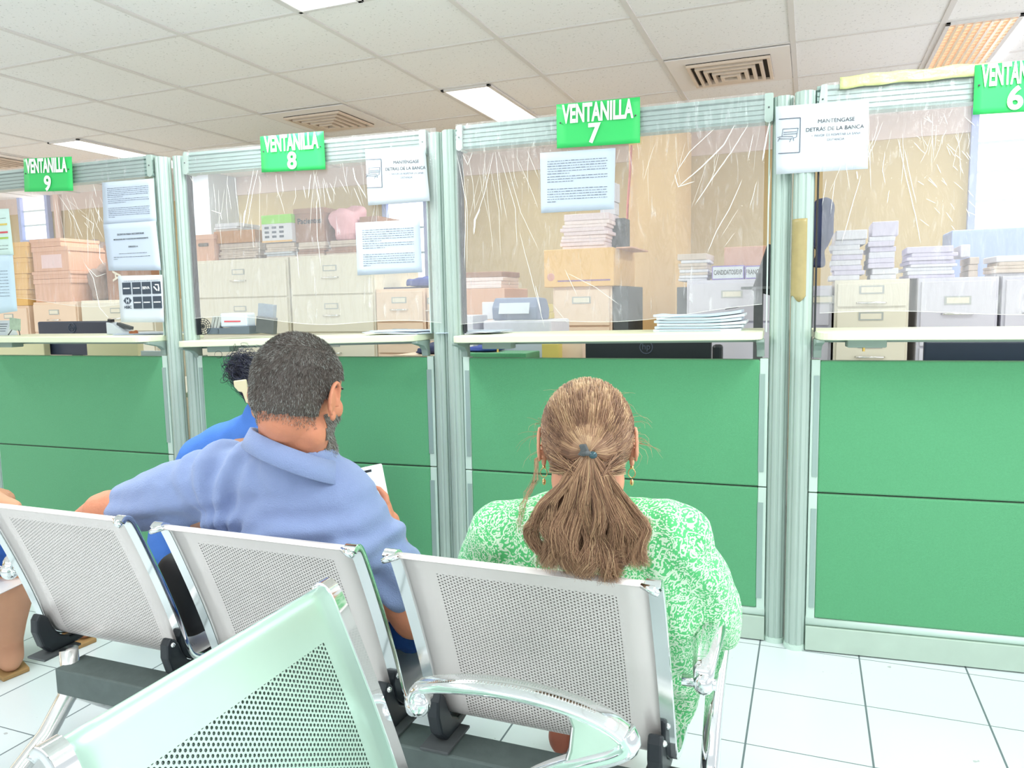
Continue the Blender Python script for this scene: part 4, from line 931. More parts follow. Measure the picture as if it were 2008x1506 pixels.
for k in range(4): mb.obox((0, -.021+.0045*k, .02+.011*k), .035, .0006, .0015, Matrix.Rotation(-.4, 3, 'X'))
mb.build('printed_lines', M_inkg, t)
# number 8 shelf
x, y, th = shelf_pt('8', 398, 650, .04); t = thing('desk_fan', 'little black wire fan at the left end of the number 8 shelf', 'fan', (x, y, 1.0365), th)
mb = MB()
for k in range(4): mb.tube([(.01*(k+1)*cos(a*pi/10), 0, .034+.0085*(k+1)*sin(a*pi/10)) for a in range(21)], .0014, 5)
for k in range(14): a = k*2*pi/14; mb.tube([(0, 0, .034), (.04*cos(a), .004, .034+.034*sin(a))], .0011, 5)
mb.build('guard', M_black, t); MB().cyl((0, 0), .012, 0, .003).build('foot', M_black, t)
x, y, th = shelf_pt('8', 470, 650, .08); t = thing('card_box', 'dark tray holding a clear box of cards behind the man', 'card box', (x, y, 1.0365), th)
MB().prism([(-.08, 0), (.075, 0), (.078, .034), (-.08, .024)], 'y', -.04, .04).build('tray', mat('slate', rgb(92, 104, 116), .5), t, bevel=.002); MB().box((-.072, -.03, .028), (.062, .03, .088)).build('clear_box', mat('clear_box', rgb(206, 218, 228), .2), t, bevel=.008); MB().box((-.05, -.032, .05), (.03, -.0302, .056)).build('red_print', mat('red_ink', rgb(210, 90, 100), .7), t)
x, y, th = shelf_pt('8', 425, 650, .06); t = thing('card_holder', 'small grey holder with upright cards beside the clear box of cards', 'card holder', (x, y, 1.0365), th); MB().box((-.035, -.02, 0), (.03, .02, .026)).build('tray', mat('slate', rgb(92, 104, 116), .5), t, bevel=.003)
for k in range(3): MB().obox((-.012+.016*k, .003, .045), .006, .012, .03, Matrix.Rotation(.3, 3, 'Y')).build('card', M_tag, t)
x, y, th = shelf_pt('8', 524, 640, .06); t = thing('leaflet_rack', 'dark leaflet rack leaning beside the head of the man', 'rack', (x, y, 1.0365), th); MB().obox((0, 0, .062), .036, .012, .06, Matrix.Rotation(.12, 3, 'Y')).build('leaflet', mat('grey_leaflet', rgb(130, 142, 156), .6, var=.25, vscale=70), t); MB().obox((.006, -.012, .036), .042, .014, .034, Matrix.Rotation(.12, 3, 'Y')).build('pocket', M_dark, t, bevel=.003)
# things seen in the slot under the shelves
lumpy('baseball_cap', bx(808, 678, 851, 703, 2.9, .14, .93), M_navyc, 'navy blue cap in the slot under the right end of the number 8 shelf', 'cap', .02, 2, 16)
MB().box((P(830, 700, 2.9).x-.12, 2.86, .74), (P(830, 700, 2.9).x+.12, 3.06, .93)).build('desk_box', M_cab_p); tag(bpy.data.objects['desk_box'], 'peach box carrying the navy blue cap', 'box')
lumpy('blue_bag', bx(905, 676, 968, 694, 3.05, .2, .93), M_blue, 'blue bag in the slot under the left end of the number 7 shelf', 'bag', .03, 2, 12)
simple('green_box', M_felt, 'green box carrying the blue bag under the number 7 shelf', 'box', (P(905, 695, 3.05).x, P(1036, 695, 3.05).x, 3.02, 3.2, dz, .93))
simple('memo_pad', M_yel, 'yellow memo pad in the slot under the number 7 shelf', 'memo pad', bx(1062, 674, 1096, 694, 3.1, .05, dz))
simple('binder_row', M_cab_p, 'cream box right of the yellow memo pad under the shelf', 'box', bx(1088, 672, 1142, 706, 3.2, .2, dz))
for (a, b, lb) in ((-30, 86, 'cream folder box left of the dark monitor in the number 9 slot'), (170, 270, 'cream folder box right of the dark monitor in the number 9 slot')):
    simple('folder_box', mat('khaki_box', rgb(200, 196, 158), .7), lb, 'box', bx(a, 666, b, 700, 3.0, .04, dz), .004)
simple('label_strip', M_paper, 'white label strip with a small crest at the right of the number 9 slot', 'label', bx(276, 688, 318, 699, 2.8, .015, dz), .002)
#@@BENCH
# ================================================================== BENCHES
PROF = [(-.004, .714), (.004, .7215), (.016, .716), (.026, .698), (.045, .655), (.068, .600), (.092, .54), (.116, .475), (.134, .42), (.146, .378), (.160, .352), (.185, .338), (.22, .334), (.30, .340), (.40, .350), (.50, .356), (.57, .352), (.60, .338)]
def smooth_path(pts, n=3):
    pts = [Vector((0, p[0], p[1])) for p in pts]
    for _ in range(n):
        q = [pts[0]]
        for a, b in zip(pts[:-1], pts[1:]): q += [a*.75+b*.25, a*.25+b*.75]
        q.append(pts[-1]); pts = q
    return [(p.y, p.z) for p in pts]
PS = smooth_path(PROF, 2)
def make_seat(label, m, loc, rz=0, w=.468, group=None):
    t = thing('waiting_seat', label, 'chair', loc, rz, group)
    hw = w/2-.020; cum = 0; V = []; UV = []; NX = 10; prev = None; 
    for (y, z) in PS:
        if prev: cum += math.hypot(y-prev[0], z-prev[1])
        prev = (y, z)
        for i in range(NX+1): u = -hw+2*hw*i/NX; V.append((u, y+.006*(1-(u/hw)**2)*0, z)); UV.append((u, cum))
    n = len(PS); mb = MB(); mb.v = V; mb.f = [(j*(NX+1)+i, j*(NX+1)+i+1, (j+1)*(NX+1)+i+1, (j+1)*(NX+1)+i) for j in range(n-1) for i in range(NX)]
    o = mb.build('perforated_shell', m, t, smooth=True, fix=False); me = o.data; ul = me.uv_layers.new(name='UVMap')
    for lp in me.loops: ul.data[lp.index].uv = UV[lp.vertex_index]
    sd = o.modifiers.new('s', 'SOLIDIFY'); sd.thickness = .0022; sd.offset = 0
    for s in (-1, 1):
        x = s*(hw+.010); path = [(x, y-.001, z) for y, z in PS]
        # flat chrome rim: rectangular rounded section
        prof = [(-.0115, -.006), (.0115, -.006), (.0125, -.004), (.0125, .004), (.0115, .006), (-.0115, .006), (-.0125, .004), (-.0125, -.004)]
        vs, fs = [], []; k = len(path)
        for i, p in enumerate(path):
            a = Vector(path[max(0, i-1)]); b = Vector(path[min(k-1, i+1)]); tt = (b-a).normalized(); nn = Vector((0, -tt.z, tt.y))
            for (u, v) in prof: vs.append(Vector(p)+Vector((u, 0, 0))+nn*v)
        q = len(prof)
        for i in range(k-1):
            for j in range(q): fs.append((i*q+j, i*q+(j+1) % q, (i+1)*q+(j+1) % q, (i+1)*q+j))
        fs += [tuple(range(q)), tuple((k-1)*q+j for j in range(q-1, -1, -1))]
        r_ = MB().add(vs, fs).build('side_rim', M_chrome, t); auto_smooth(r_, 50)
        e_ = MB().tube([(x-s*.018, -.003, .7165), (x, -.009, .7135), (x+s*.010, -.010, .708)], [.0045, .0075, .005], 10).build('rim_tip', M_chrome, r_, smooth=True)
        # black bracket: curved cheek hugging the shell, with a foot plate on the beam
        out = [(.126, .405), (.134, .395), (.142, .372), (.158, .345), (.185, .328), (.235, .326), (.235, .312), (.205, .306), (.135, .306), (.112, .33), (.100, .37), (.102, .40), (.112, .414)]
        xb = s*(w/2-.028)
        br = MB().prism([(a, b) for a, b in out], 'x', xb-.013, xb+.013).build('bracket', M_black, t, bevel=.005)
        MB().box((xb-.030, .10, .300), (xb+.030, .20, .3055)).build('foot_plate', M_dark, br, bevel=.001)
        MB().ball((xb+s*.014, .114, .398), .006, 10, 6).build('bolt', M_chrome2, br, smooth=True)
    return t
YB0 = 1.113
gA = 'steel seats of the back row bench'
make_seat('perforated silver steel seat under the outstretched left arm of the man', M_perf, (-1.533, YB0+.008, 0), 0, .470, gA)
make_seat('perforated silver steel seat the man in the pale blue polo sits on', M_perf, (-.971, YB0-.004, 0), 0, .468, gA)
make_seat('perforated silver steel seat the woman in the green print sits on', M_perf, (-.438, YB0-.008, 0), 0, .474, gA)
def beam(label, loc, rz, x0, x1):
    t = thing('bench_beam', label, 'bench frame', loc, rz)
    MB().box((x0, .095, .235), (x1, .175, .2985)).build('beam', M_beam, t, bevel=.004)
    for xs in (x0+.0, x1):
        s = -1 if xs == x0 else 1
        c = MB().tube([(xs, .135, .33), (xs, .135, .25), (xs+s*.003, .125, .215)], [.021, .021, .022], 16)
        c.tube([(xs, .14, .27), (xs, .12, .215), (xs, .06, .15), (xs, -.06, .075), (xs, -.20, .026), (xs, -.235, .020)], [.020, .022, .021, .019, .017, .015], 16)
        c.tube([(xs, .13, .26), (xs, .16, .21), (xs, .24, .14), (xs, .36, .07), (xs, .48, .026), (xs, .51, .020)], [.020, .021, .019, .018, .016, .015], 16)
        c.build('leg', M_chrome2, t, smooth=True)
        MB().cyl((xs, -.225), .018, 0, .012).build('foot_pad', M_black, t); MB().cyl((xs, .50), .018, 0, .012).build('foot_pad', M_black, t)
    return t
beam('dark grey steel beam and chrome legs under the row of three seats', (0, YB0, 0), 0, -1.66, -.06)
def armrest(label, loc, rz, parent=None):
    t = thing('bench_armrest', label, 'armrest', loc, rz, 'chrome armrests of the benches')
    top = [(.075, .512), (.068, .528), (.078, .548), (.105, .556), (.15, .565), (.21, .571), (.28, .570), (.34, .562), (.385, .549), (.408, .534)]
    tp = [(0, y, z) for y, z in smooth_path(top, 2)]; n = len(tp)
    MB().tube(tp, [.013+.011*min(1, i/n*2.2) for i in range(n)], 14, flat=(1., .52)).build('rest_bar', M_chrome, t, smooth=True)
    gr = MB()
    for i in range(8, int(n*.82)):
        for f in (0, .33, .66):
            a, b = Vector(tp[i]), Vector(tp[i+1]); p = a*(1-f)+b*f; nn = Vector((0, -(b-a).z, (b-a).y)).normalized()
            w_ = .0105+.008*min(1, i/n*2); gr.tube([p+nn*(.0058+.0052*min(1, i/n*2.2))+Vector((-w_*.75, 0, -.001)), p+nn*(.0062+.0052*min(1, i/n*2.2)), p+nn*(.0058+.0052*min(1, i/n*2.2))+Vector((w_*.75, 0, -.001))], .0013, 5)
    gr.build('grip_ridges', M_chrome2, t)
    fr = [(.408, .537), (.418, .520), (.395, .503), (.367, .490), (.313, .465), (.26, .433), (.215, .385), (.18, .325), (.165, .29)]
    fp = [(0, y, z) for y, z in smooth_path(fr, 2)]; n = len(fp)
    MB().tube(fp, [.021-.004*min(1, i/n*1.5) for i in range(n)], 14, flat=(1, .8)).build('support', M_chrome, t, smooth=True)
    MB().prism([(.318, .566), (.395, .549), (.412, .53), (.40, .508), (.35, .484), (.318, .474), (.326, .50), (.330, .535)], 'x', -.012, .012).build('web', M_chrome2, t, bevel=.008, seg=4)
    MB().ball((0, .076, .520), (.018, .022, .022), 16, 10).build('pivot', M_chrome, t, smooth=True)
    MB().tube([(-.035, .076, .518), (.02, .076, .518)], .010, 12).build('pin', M_chrome, t, smooth=True)
    return t
armrest('chrome armrest under the right elbow of the woman in green', (-.150, YB0+.03, 0), 0)
armrest('chrome armrest at the far left end of the row of seats', (-1.80, YB0+.03, 0), 0)
make_seat('perforated steel seat tinted with mint reflections in the foreground seen from its front', M_perf_d, (-.692, .717, 0), -pi/2, .478, 'mint tinted seats of the near bench')
make_seat('perforated steel seat tinted with mint reflections at the very bottom left corner', M_perf_d, (-.692, .165, 0), -pi/2, .478, 'mint tinted seats of the near bench')
beam('dark grey beam and chrome legs of the near bench with mint tinted seats', (-.692, 0, 0), -pi/2, -1.03, .15)
armrest('big chrome armrest in the foreground in front of the seat of the woman', (-.640, 1.002, 0), -pi/2)
#@@PEOPLE
# ================================================================== PEOPLE
V3 = Vector
class Head:
    def __init__(s, o, yaw, pitch, sc, roll=0):
        s.o = V3(o); s.s = sc; s.R = (Matrix.Rotation(yaw, 3, 'Z') @ Matrix.Rotation(pitch, 3, 'X') @ Matrix.Rotation(roll, 3, 'Y'))
    def w(s, p): return s.o+s.R @ (V3(p)*s.s)
    def l(s, p): return s.R.transposed() @ (V3(p)-s.o)/s.s
    def skull(s, mb):
        b = lambda c, r: mb.ball(s.w(c), tuple(x*s.s for x in r), 28, 18, s.R)
        b((0, -.006, .030), (.077, .098, .086)); b((0, -.030, .0), (.070, .070, .075)); b((0, .028, -.030), (.062, .066, .080))
        b((0, .045, -.075), (.046, .045, .042)); b((0, .068, -.100), (.022, .020, .018)); b((0, .080, .022), (.050, .018, .012))
        for x in (-1, 1): b((x*.040, .055, -.020), (.026, .030, .026)); b((x*.052, .010, -.070), (.018, .035, .035))
        mb.cap(s.w((0, .090, .008)), .008*s.s, s.w((0, .112, -.030)), .013*s.s); b((0, .098, -.034), (.019, .013, .010))
        b((0, .088, -.060), (.026, .012, .007)); b((0, .086, -.070), (.022, .013, .007))
    def ear(s, mb, sd):
        w = s.w; x = sd*.076
        mb.ball(w((x+sd*.004, -.004, -.008)), (.007*s.s, .017*s.s, .026*s.s), 16, 10, s.R @ Matrix.Rotation(sd*.32, 3, 'Z'))
        pts = []
        for k in range(15):
            a = radians(-80+k*20.5); r1, r2 = .019, .031
            yy = -.006-r1*sin(a)*.9 if False else -.010+r1*cos(a+pi/2)*1.0; 
            pts.append(w((x+sd*(.009+.006*abs(cos(a*.5))), -.008-r1*cos(a)*1.0, -.004+r2*sin(a))))
        mb.tube(pts, [.0042*s.s*(1 if 1 < k < 13 else .75) for k in range(15)], 8)
        mb.ball(w((x+sd*.007, .002, -.036)), (.005*s.s, .009*s.s, .010*s.s), 10, 7, s.R)
        mb.ball(w((x+sd*.006, .008, -.008)), (.006*s.s, .005*s.s, .009*s.s), 10, 7, s.R)
def hand_mesh(wrist, direc, palm_n, curl=.5, scale=1., side=1):
    d = V3(direc).normalized(); n = V3(palm_n); n = (n-d*n.dot(d)).normalized(); r = d.cross(n)*side; mb = MB(); wv = V3(wrist); S = scale
    R = Matrix((r, d, n)).transposed()
    mb.ball(wv+d*.045*S, (.038*S, .050*S, .014*S), 18, 12, R); mb.cap(wv-d*.03*S, .024*S, wv+d*.03*S, .026*S)
    for k, (off, L) in enumerate(((-.030, .068), (-.010, .078), (.011, .073), (.030, .058))):
        p = wv+d*.085*S+r*off*S; a = 0; pts = [p-d*.02*S, p]; 
        for j, f in enumerate((.45, .32, .23)):
            a += curl*(.9 if j else .55)+.05*k; p = p+(d*cos(a)+n*sin(a))*L*f*S; pts.append(p)
        mb.tube([pts[0], pts[1], (pts[1]+pts[2])/2, pts[2], pts[3], pts[4], pts[4]+(pts[4]-pts[3]).normalized()*.004*S], [.009*S, .0092*S, .0088*S, .0086*S, .008*S, .0068*S, .003*S], 10)
    p = wv+d*.025*S-r*.030*S; q = p+(d*.6-r*.75+n*.35).normalized()*.036*S; e = q+(d*.8-r*.2+n*.45).normalized()*.030*S
    mb.tube([p, (p+q)/2, q, (q+e)/2, e, e+(e-q).normalized()*.004*S], [.013*S, .0115*S, .0105*S, .0098*S, .008*S, .003*S], 10)
    return remesh(mb, .0032, 3)
def eyes(h, t):
    mb = MB()
    for x in (-1, 1): mb.ball(h.w((x*.032, .080, .002)), .011*h.s, 14, 9)
    mb.build('eye', M_eye, t, smooth=True)
# -------------------------------------------------- man in the pale blue polo
man = thing('person', 'person with short greying hair in a pale blue polo, arm along the seat backs', 'person', (0, 0, 0))
hm = Head((-.949, 1.245, .972), radians(3), radians(-13), 1.03, radians(3))
mb = MB(); hm.skull(mb)
neck = P(566, 872, 1.245)
mb.chain([(hm.w((0, -.020, -.040)), .062), (V3((-.968, 1.248, .905)), .066), (V3((-.975, 1.26, .845)), .068)])
mb.cap(hm.w((.012, .01, -.07)), .052, V3((-.945, 1.27, .85)), .055)
sL, sR = V3((-1.160, 1.270, .775)), V3((-.862, 1.290, .706))
eL = P(203, 1003, 1.26); eR = V3((-.752, 1.330, .500)); 
mb.chain([(V3((-.985, 1.30, .75)), .085), (V3((-.99, 1.36, .62)), .10), (V3((-.985, 1.43, .47)), .11)])
mb.chain([(sL, .062), (P(300, 985, 1.265), .050), (eL, .046)]); mb.chain([(eL, .044), (V3((-1.69, 1.34, .61)), .040), (V3((-1.80, 1.42, .55)), .030)])
mb.chain([(sR, .058), (eR, .044)]); wR = V3((-.880, 1.47, .628)); mb.chain([(eR, .041), (eR.lerp(wR, .35), .042), (wR, .027)])
bm_ = remesh(mb, .0065, 5)
ears = MB(); hm.ear(ears, 1); hm.ear(ears, -1); em = remesh(ears, .0028, 2)
hR = hand_mesh(wR, V3((-.35, .35, .75)), V3((-.75, -.45, 0)), .55, .92, 1); hL = hand_mesh(V3((-1.803, 1.423, .548)), V3((-.7, .5, -.4)), V3((0, -.3, -.9)), .4, .92, -1)
displace(bm_, lambda c: .0012*noise.noise(c*60)+.0012*noise.noise(c*25))
bare_m = bm_.copy(); join_meshes(bm_, [em, hR, hL]); link_mesh('body', bm_, M_skin_m, man); eyes(hm, man)
# hair: shell + short strands, shorter towards the nape and the sides
def hair_zone_m(c):
    p = hm.l(c)
    if p.z < -.085 or p.length > .14: return False
    if p.y > .062 and p.z < .07: return False
    if p.z < -.005 and p.y > -.012: return p.y < .012 and p.z > -.03 and False
    if p.y > .03 and p.z < .035: return False
    if abs(p.x) > .080: return False
    return p.z > -.070+.010*cos(p.x*40) or False
hz = shell_mesh(bare_m, hair_zone_m, .0018); hzb = shell_mesh(bare_m, lambda c: hair_zone_m(c) and hm.l(c).z > -.046, .0012)
cur, rad, shd = [], [], []
for p, n in sample_mesh(hz, 26000):
    l = hm.l(V3(p))
    if l.z < -.035 and random.random() < (-.035-l.z)/.036: continue
    n = V3(n).normalized(); hgt = min(1, max(.12, (l.z+.078)/.10)); L_ = (.0028+.0046*hgt)*random.uniform(.7, 1.2)
    down = hm.R @ V3((l.x*1.5, -.35 if l.z > .03 else -.1, -1 if l.z < .085 else .15)); down = (down-n*down.dot(n)).normalized()
    d0 = (n*.75+down*.8+V3((random.uniform(-.35, .35), random.uniform(-.35, .35), random.uniform(-.35, .35)))).normalized()
    a = V3(p)-n*.001; b = a+d0*L_*.55; c = b+(d0*.7+down*.5).normalized()*L_*.45
    cur.append(np.array([a, b, c])); rad.append(.00032)
    grey = (.5 if l.z > .055 else .28)+.25*(l.x < -.03)+.15*(l.z < -.02); shd.append(min(1, max(0, random.gauss(.35, .18)+(.5 if random.random() < grey*.6 else 0))))
strands('hair', cur, rad, shd, M_hair_m, man, hzb, .3)
def beard_zone(c):
    p = hm.l(c)
    return p.length < .16 and p.y > .004 and p.z < -.042+.5*max(0, .03-abs(abs(p.x)-.07)) and p.z > -.125 and not (abs(p.x) < .03 and -.075 < p.z < -.05) and (p.y > .018 or p.z < -.02) and not (p.y < .02 and p.z < -.085)
bz = shell_mesh(bare_m, beard_zone, .0010); cur, rad, shd = [], [], []
for p, n in sample_mesh(bz, 3500):
    n = V3(n).normalized(); a = V3(p); b = a+(n*.6+V3((random.uniform(-.3, .3), random.uniform(-.3, .3), -.8))).normalized()*random.uniform(.004, .009); cur.append(np.array([a, (a+b)/2, b])); rad.append(.0004); shd.append(.3+random.random()*.7)
strands('beard', cur, rad, shd, M_hair_m, man, bz, .5)
eb = MB()
for x in (-1, 1): eb.tube([hm.w((x*.018, .094, .022)), hm.w((x*.034, .090, .028)), hm.w((x*.052, .076, .022))], [.003, .0045, .002], 6)
eb.build('eyebrows', M_black, man)
# polo shirt
mb = MB()
mb.ball((-.985, 1.290, .735), (.180, .105, .120), 28, 18); mb.ball((-.995, 1.255, .785), (.13, .070, .066), 24, 16)
mb.ball((-.978, 1.290, .67), (.195, .118, .14), 28, 18); mb.ball((-.972, 1.365, .55), (.180, .130, .15), 28, 18); mb.ball((-.968, 1.42, .45), (.180, .130, .09), 28, 18)
mb.chain([(V3((-1.03, 1.255, .812)), .058), (sL+V3((.0, 0, .002)), .078), (P(335, 968, 1.262), .070), (P(262, 992, 1.264), .0585)])
mb.chain([(V3((-.925, 1.258, .778)), .052), (sR, .072), (V3((-.806, 1.315, .630)), .064), (V3((-.776, 1.325, .575)), .063)])
mb.cap(V3((-.974, 1.268, .80)), .088, V3((-.968, 1.262, .838)), .083); mb.chain([(sL, .085), (V3((-1.11, 1.27, .68)), .08)]); mb.chain([(sR+V3((-.02, 0, -.02)), .085), (V3((-.86, 1.28, .66)), .09)])
sm = remesh(mb, .0065, 9)
def folds_m(c):
    d = .0040*noise.noise(c*16)+.0014*noise.noise(c*45)
    aL = c-sL; r = math.hypot(aL.x+.05, aL.z+.06)                     # folds fanning from the raised shoulder
    ang = math.atan2(aL.z+.16, -(aL.x-.03))
    w_ = max(0, 1-abs(c.x+1.15)/.17); d += .0100*w_*sin(ang*19+3*noise.noise(c*9))*min(1, r*9)
    w2 = max(0, 1-abs(c.x+.80)/.10)*max(0, min(1, (.78-c.z)*6)); d += .0075*w2*sin((c.z+c.x*.8)*70+4*noise.noise(c*8))
    w3 = max(0, 1-abs(c.z-.69)/.09); d += .0070*w3*sin((c.z*1.0-c.x*.28)*105+3*noise.noise(c*7))
    return d
displace(sm, folds_m)
# open the neck of the shirt
bmx = bmesh.new(); bmx.from_mesh(sm)
dl = [v for v in bmx.verts if ((v.co.z > .862 and (v.co.xy-V3((-.965, 1.26, 0)).xy).length < .085)) or ((v.co-P(203, 1003, 1.26)).length < .066)]
bmesh.ops.delete(bmx, geom=dl, context='VERTS'); bmx.to_mesh(sm); bmx.free()
shirt = link_mesh('polo_shirt', sm, M_polo, man); so = shirt.modifiers.new('s', 'SOLIDIFY'); so.thickness = .0025; so.offset = -1
# collar: folded band round the neck
def ring(c, rx, ry, tilt, z, n=48): return [V3((c[0]+rx*cos(2*pi*k/n), c[1]+ry*sin(2*pi*k/n), z+tilt[0]*cos(2*pi*k/n)+tilt[1]*sin(2*pi*k/n))) for k in range(n)]
cc = (-.968, 1.252); n = 48
rings = [ring(cc, .078, .074, (-.026, -.026), .850), ring(cc, .081, .077, (-.028, -.026), .868), ring(cc, .086, .081, (-.028, -.026), .869), ring(cc, .097, .090, (-.032, -.026), .848), ring(cc, .107, .097, (-.036, -.026), .828), ring(cc, .105, .095, (-.036, -.026), .826)]
mb = MB(); mb.v = [tuple(v) for r in rings for v in r]
def gapf(k): return 9 <= k % n <= 14
mb.f = [(j*n+k, j*n+(k+1) % n, (j+1)*n+(k+1) % n, (j+1)*n+k) for j in range(5) for k in range(n) if not gapf(k)]
o = mb.build('collar', M_polo, man, smooth=True); so = o.modifiers.new('s', 'SOLIDIFY'); so.thickness = .002
mb = MB(); sleeve_c = P(250, 995, 1.264); ax = (P(335, 968, 1.262)-P(262, 992, 1.264)).normalized()
# jeans and shoes
mb = MB(); mb.ball((-.97, 1.42, .46), (.165, .13, .10), 24, 16)
for s_, kx in ((-1, -1.14), (1, -1.0)):
    mb.chain([(V3((-.97+s_*.09, 1.44, .450)), .085), (V3((kx, 1.76, .385)), .060)]); mb.chain([(V3((kx, 1.76, .38)), .058), (V3((kx, 1.86, .12)), .048)])
mb.chain([(V3((-.80, 1.40, .45)), .06), (V3((-.78, 1.52, .455)), .06)])
jm = remesh(mb, .009, 5); displace(jm, lambda c: .004*noise.noise(c*22)+.002*sin(c.z*150+6*noise.noise(c*10))); link_mesh('jeans', jm, M_jean, man)
for kx in (-1.14, -1.0):
    mb = MB(); mb.ball((kx, 1.92, .045), (.045, .12, .045), 20, 12); mb.ball((kx, 1.87, .08), (.045, .055, .05), 16, 10); link_mesh('shoe', remesh(mb, .008, 3), M_seat, man)
ph = V3((-.9357, 1.512, .778)); R = Matrix.Rotation(radians(28), 3, 'Z') @ Matrix.Rotation(radians(-20), 3, 'X') @ Matrix.Rotation(radians(-10), 3, 'Y')
t = thing('mobile_phone', 'phone in a white case held up in front of the right shoulder of the man', 'phone')
o = MB().obox((0, 0, 0), .036, .0045, .072, None).build('phone_case', M_white, t, bevel=.004, seg=3); 
o2 = MB().obox((0, -.0052, 0), .032, .0006, .068, None).build('screen', M_screen, t, bevel=.0005); MB().obox((0, -.0062, .060), .010, .0004, .0028).build('camera_slot', M_black, t)
t.location = P(730, 975, 1.47); t.rotation_euler = R.to_euler()

# -------------------------------------------------- woman in the green print
wom = thing('person', 'person with long brown hair tied back, in a green and white leaf print tunic', 'person', (0, 0, 0))
hw_ = Head(P(1152, 868, 1.235), radians(15), radians(-10), .90)
mb = MB(); hw_.skull(mb); mb.chain([(hw_.w((0, -.02, -.05)), .045), (V3((-.362, 1.25, .80)), .050), (V3((-.365, 1.255, .765)), .065)])
wL, wRs = P(985, 1045, 1.27), P(1318, 1052, 1.275); weL, weR = P(950, 1180, 1.37), P(1400, 1205, 1.40)
mb.ball((-.37, 1.285, .70), (.12, .065, .08)); mb.chain([(V3((-.365, 1.30, .70)), .07), (V3((-.38, 1.40, .50)), .10)])
mb.chain([(wL, .045), (weL, .034), (V3((-.47, 1.58, .52)), .026)]); mb.chain([(wRs, .045), (weR, .034), (V3((-.24, 1.60, .51)), .026)])
# bare lower legs crossed to the left
for kx, fx in ((-.46, -.545), (-.30, -.42)):
    mb.chain([(V3((kx, 1.74, .44)), .052), (V3((fx, 1.76, .12)), .034), (V3((fx-.02, 1.76, .06)), .034)]); 
wm = remesh(mb, .0062, 5); ears = MB(); hw_.ear(ears, 1); hw_.ear(ears, -1); bare_w = wm.copy()
hA = hand_mesh(V3((-.47, 1.58, .52)), V3((.5, .6, -.1)), V3((0, 0, -1)), .5, .8, -1); hB = hand_mesh(V3((-.24, 1.60, .51)), V3((-.5, .6, -.1)), V3((0, 0, -1)), .5, .8, 1)
join_meshes(wm, [remesh(ears, .0028, 2), hA, hB]); link_mesh('body', wm, M_skin_w, wom); eyes(hw_, wom)
for fx in (-.565, -.44):
    mb = MB(); mb.ball((fx, 1.80, .030), (.036, .105, .028), 20, 12); mb.ball((fx, 1.74, .05), (.034, .045, .045), 16, 10); link_mesh('shoe', remesh(mb, .007, 3), M_shoe, wom)
# tunic
mb = MB()
mb.ball(P(1150, 1090, 1.285), (.172, .096, .125), 28, 18); mb.ball((-.375, 1.268, .735), (.13, .072, .065), 24, 16); mb.ball((-.37, 1.335, .60), (.170, .115, .14), 28, 18); mb.ball((-.375, 1.41, .48), (.18, .14, .11), 28, 18)
mb.chain([(V3((-.41, 1.26, .755)), .045), (wL, .062), (P(958, 1110, 1.31), .062), (P(948, 1180, 1.37), .060), (P(960, 1220, 1.46), .05)])
mb.chain([(V3((-.32, 1.26, .765)), .045), (wRs, .064), (P(1355, 1125, 1.33), .064), (P(1388, 1190, 1.385), .060), (P(1392, 1215, 1.44), .062), (P(1370, 1250, 1.52), .05)])
mb.chain([(P(1290, 1060, 1.275), .07), (P(1300, 1180, 1.33), .085), (P(1295, 1280, 1.40), .09)])
mb.chain([(P(1350, 1230, 1.39), .045), (P(1338, 1310, 1.40), .045), (P(1325, 1390, 1.40), .034), (P(1322, 1450, 1.40), .018), (P(1320, 1480, 1.40), .008)])
mb.chain([(V3((-.46, 1.42, .45)), .09), (V3((-.45, 1.74, .45)), .075)]); mb.chain([(V3((-.28, 1.42, .45)), .09), (V3((-.30, 1.74, .45)), .075)]); mb.ball((-.375, 1.72, .42), (.15, .08, .07))
dm = remesh(mb, .0062, 8)
def folds_w(c):
    d = .003*noise.noise(c*14)+.0015*noise.noise(c*40)
    w_ = max(0, min(1, (c.x+.27)*8)); d += .0045*w_*sin((c.x*.9+c.z*.35)*95+4*noise.noise(c*7))
    return d
displace(dm, folds_w)
bmx = bmesh.new(); bmx.from_mesh(dm); nc = V3((-.365, 1.245, .812)); dl = [v for v in bmx.verts if ((v.co-nc)*V3((1, 1, 1)).x if False else (v.co-nc)).length < .055]
bmesh.ops.delete(bmx, geom=dl, context='VERTS'); bmx.to_mesh(dm); bmx.free()
tun = link_mesh('printed_tunic', dm, M_dress, wom); so = tun.modifiers.new('s', 'SOLIDIFY'); so.thickness = .002; so.offset = -1
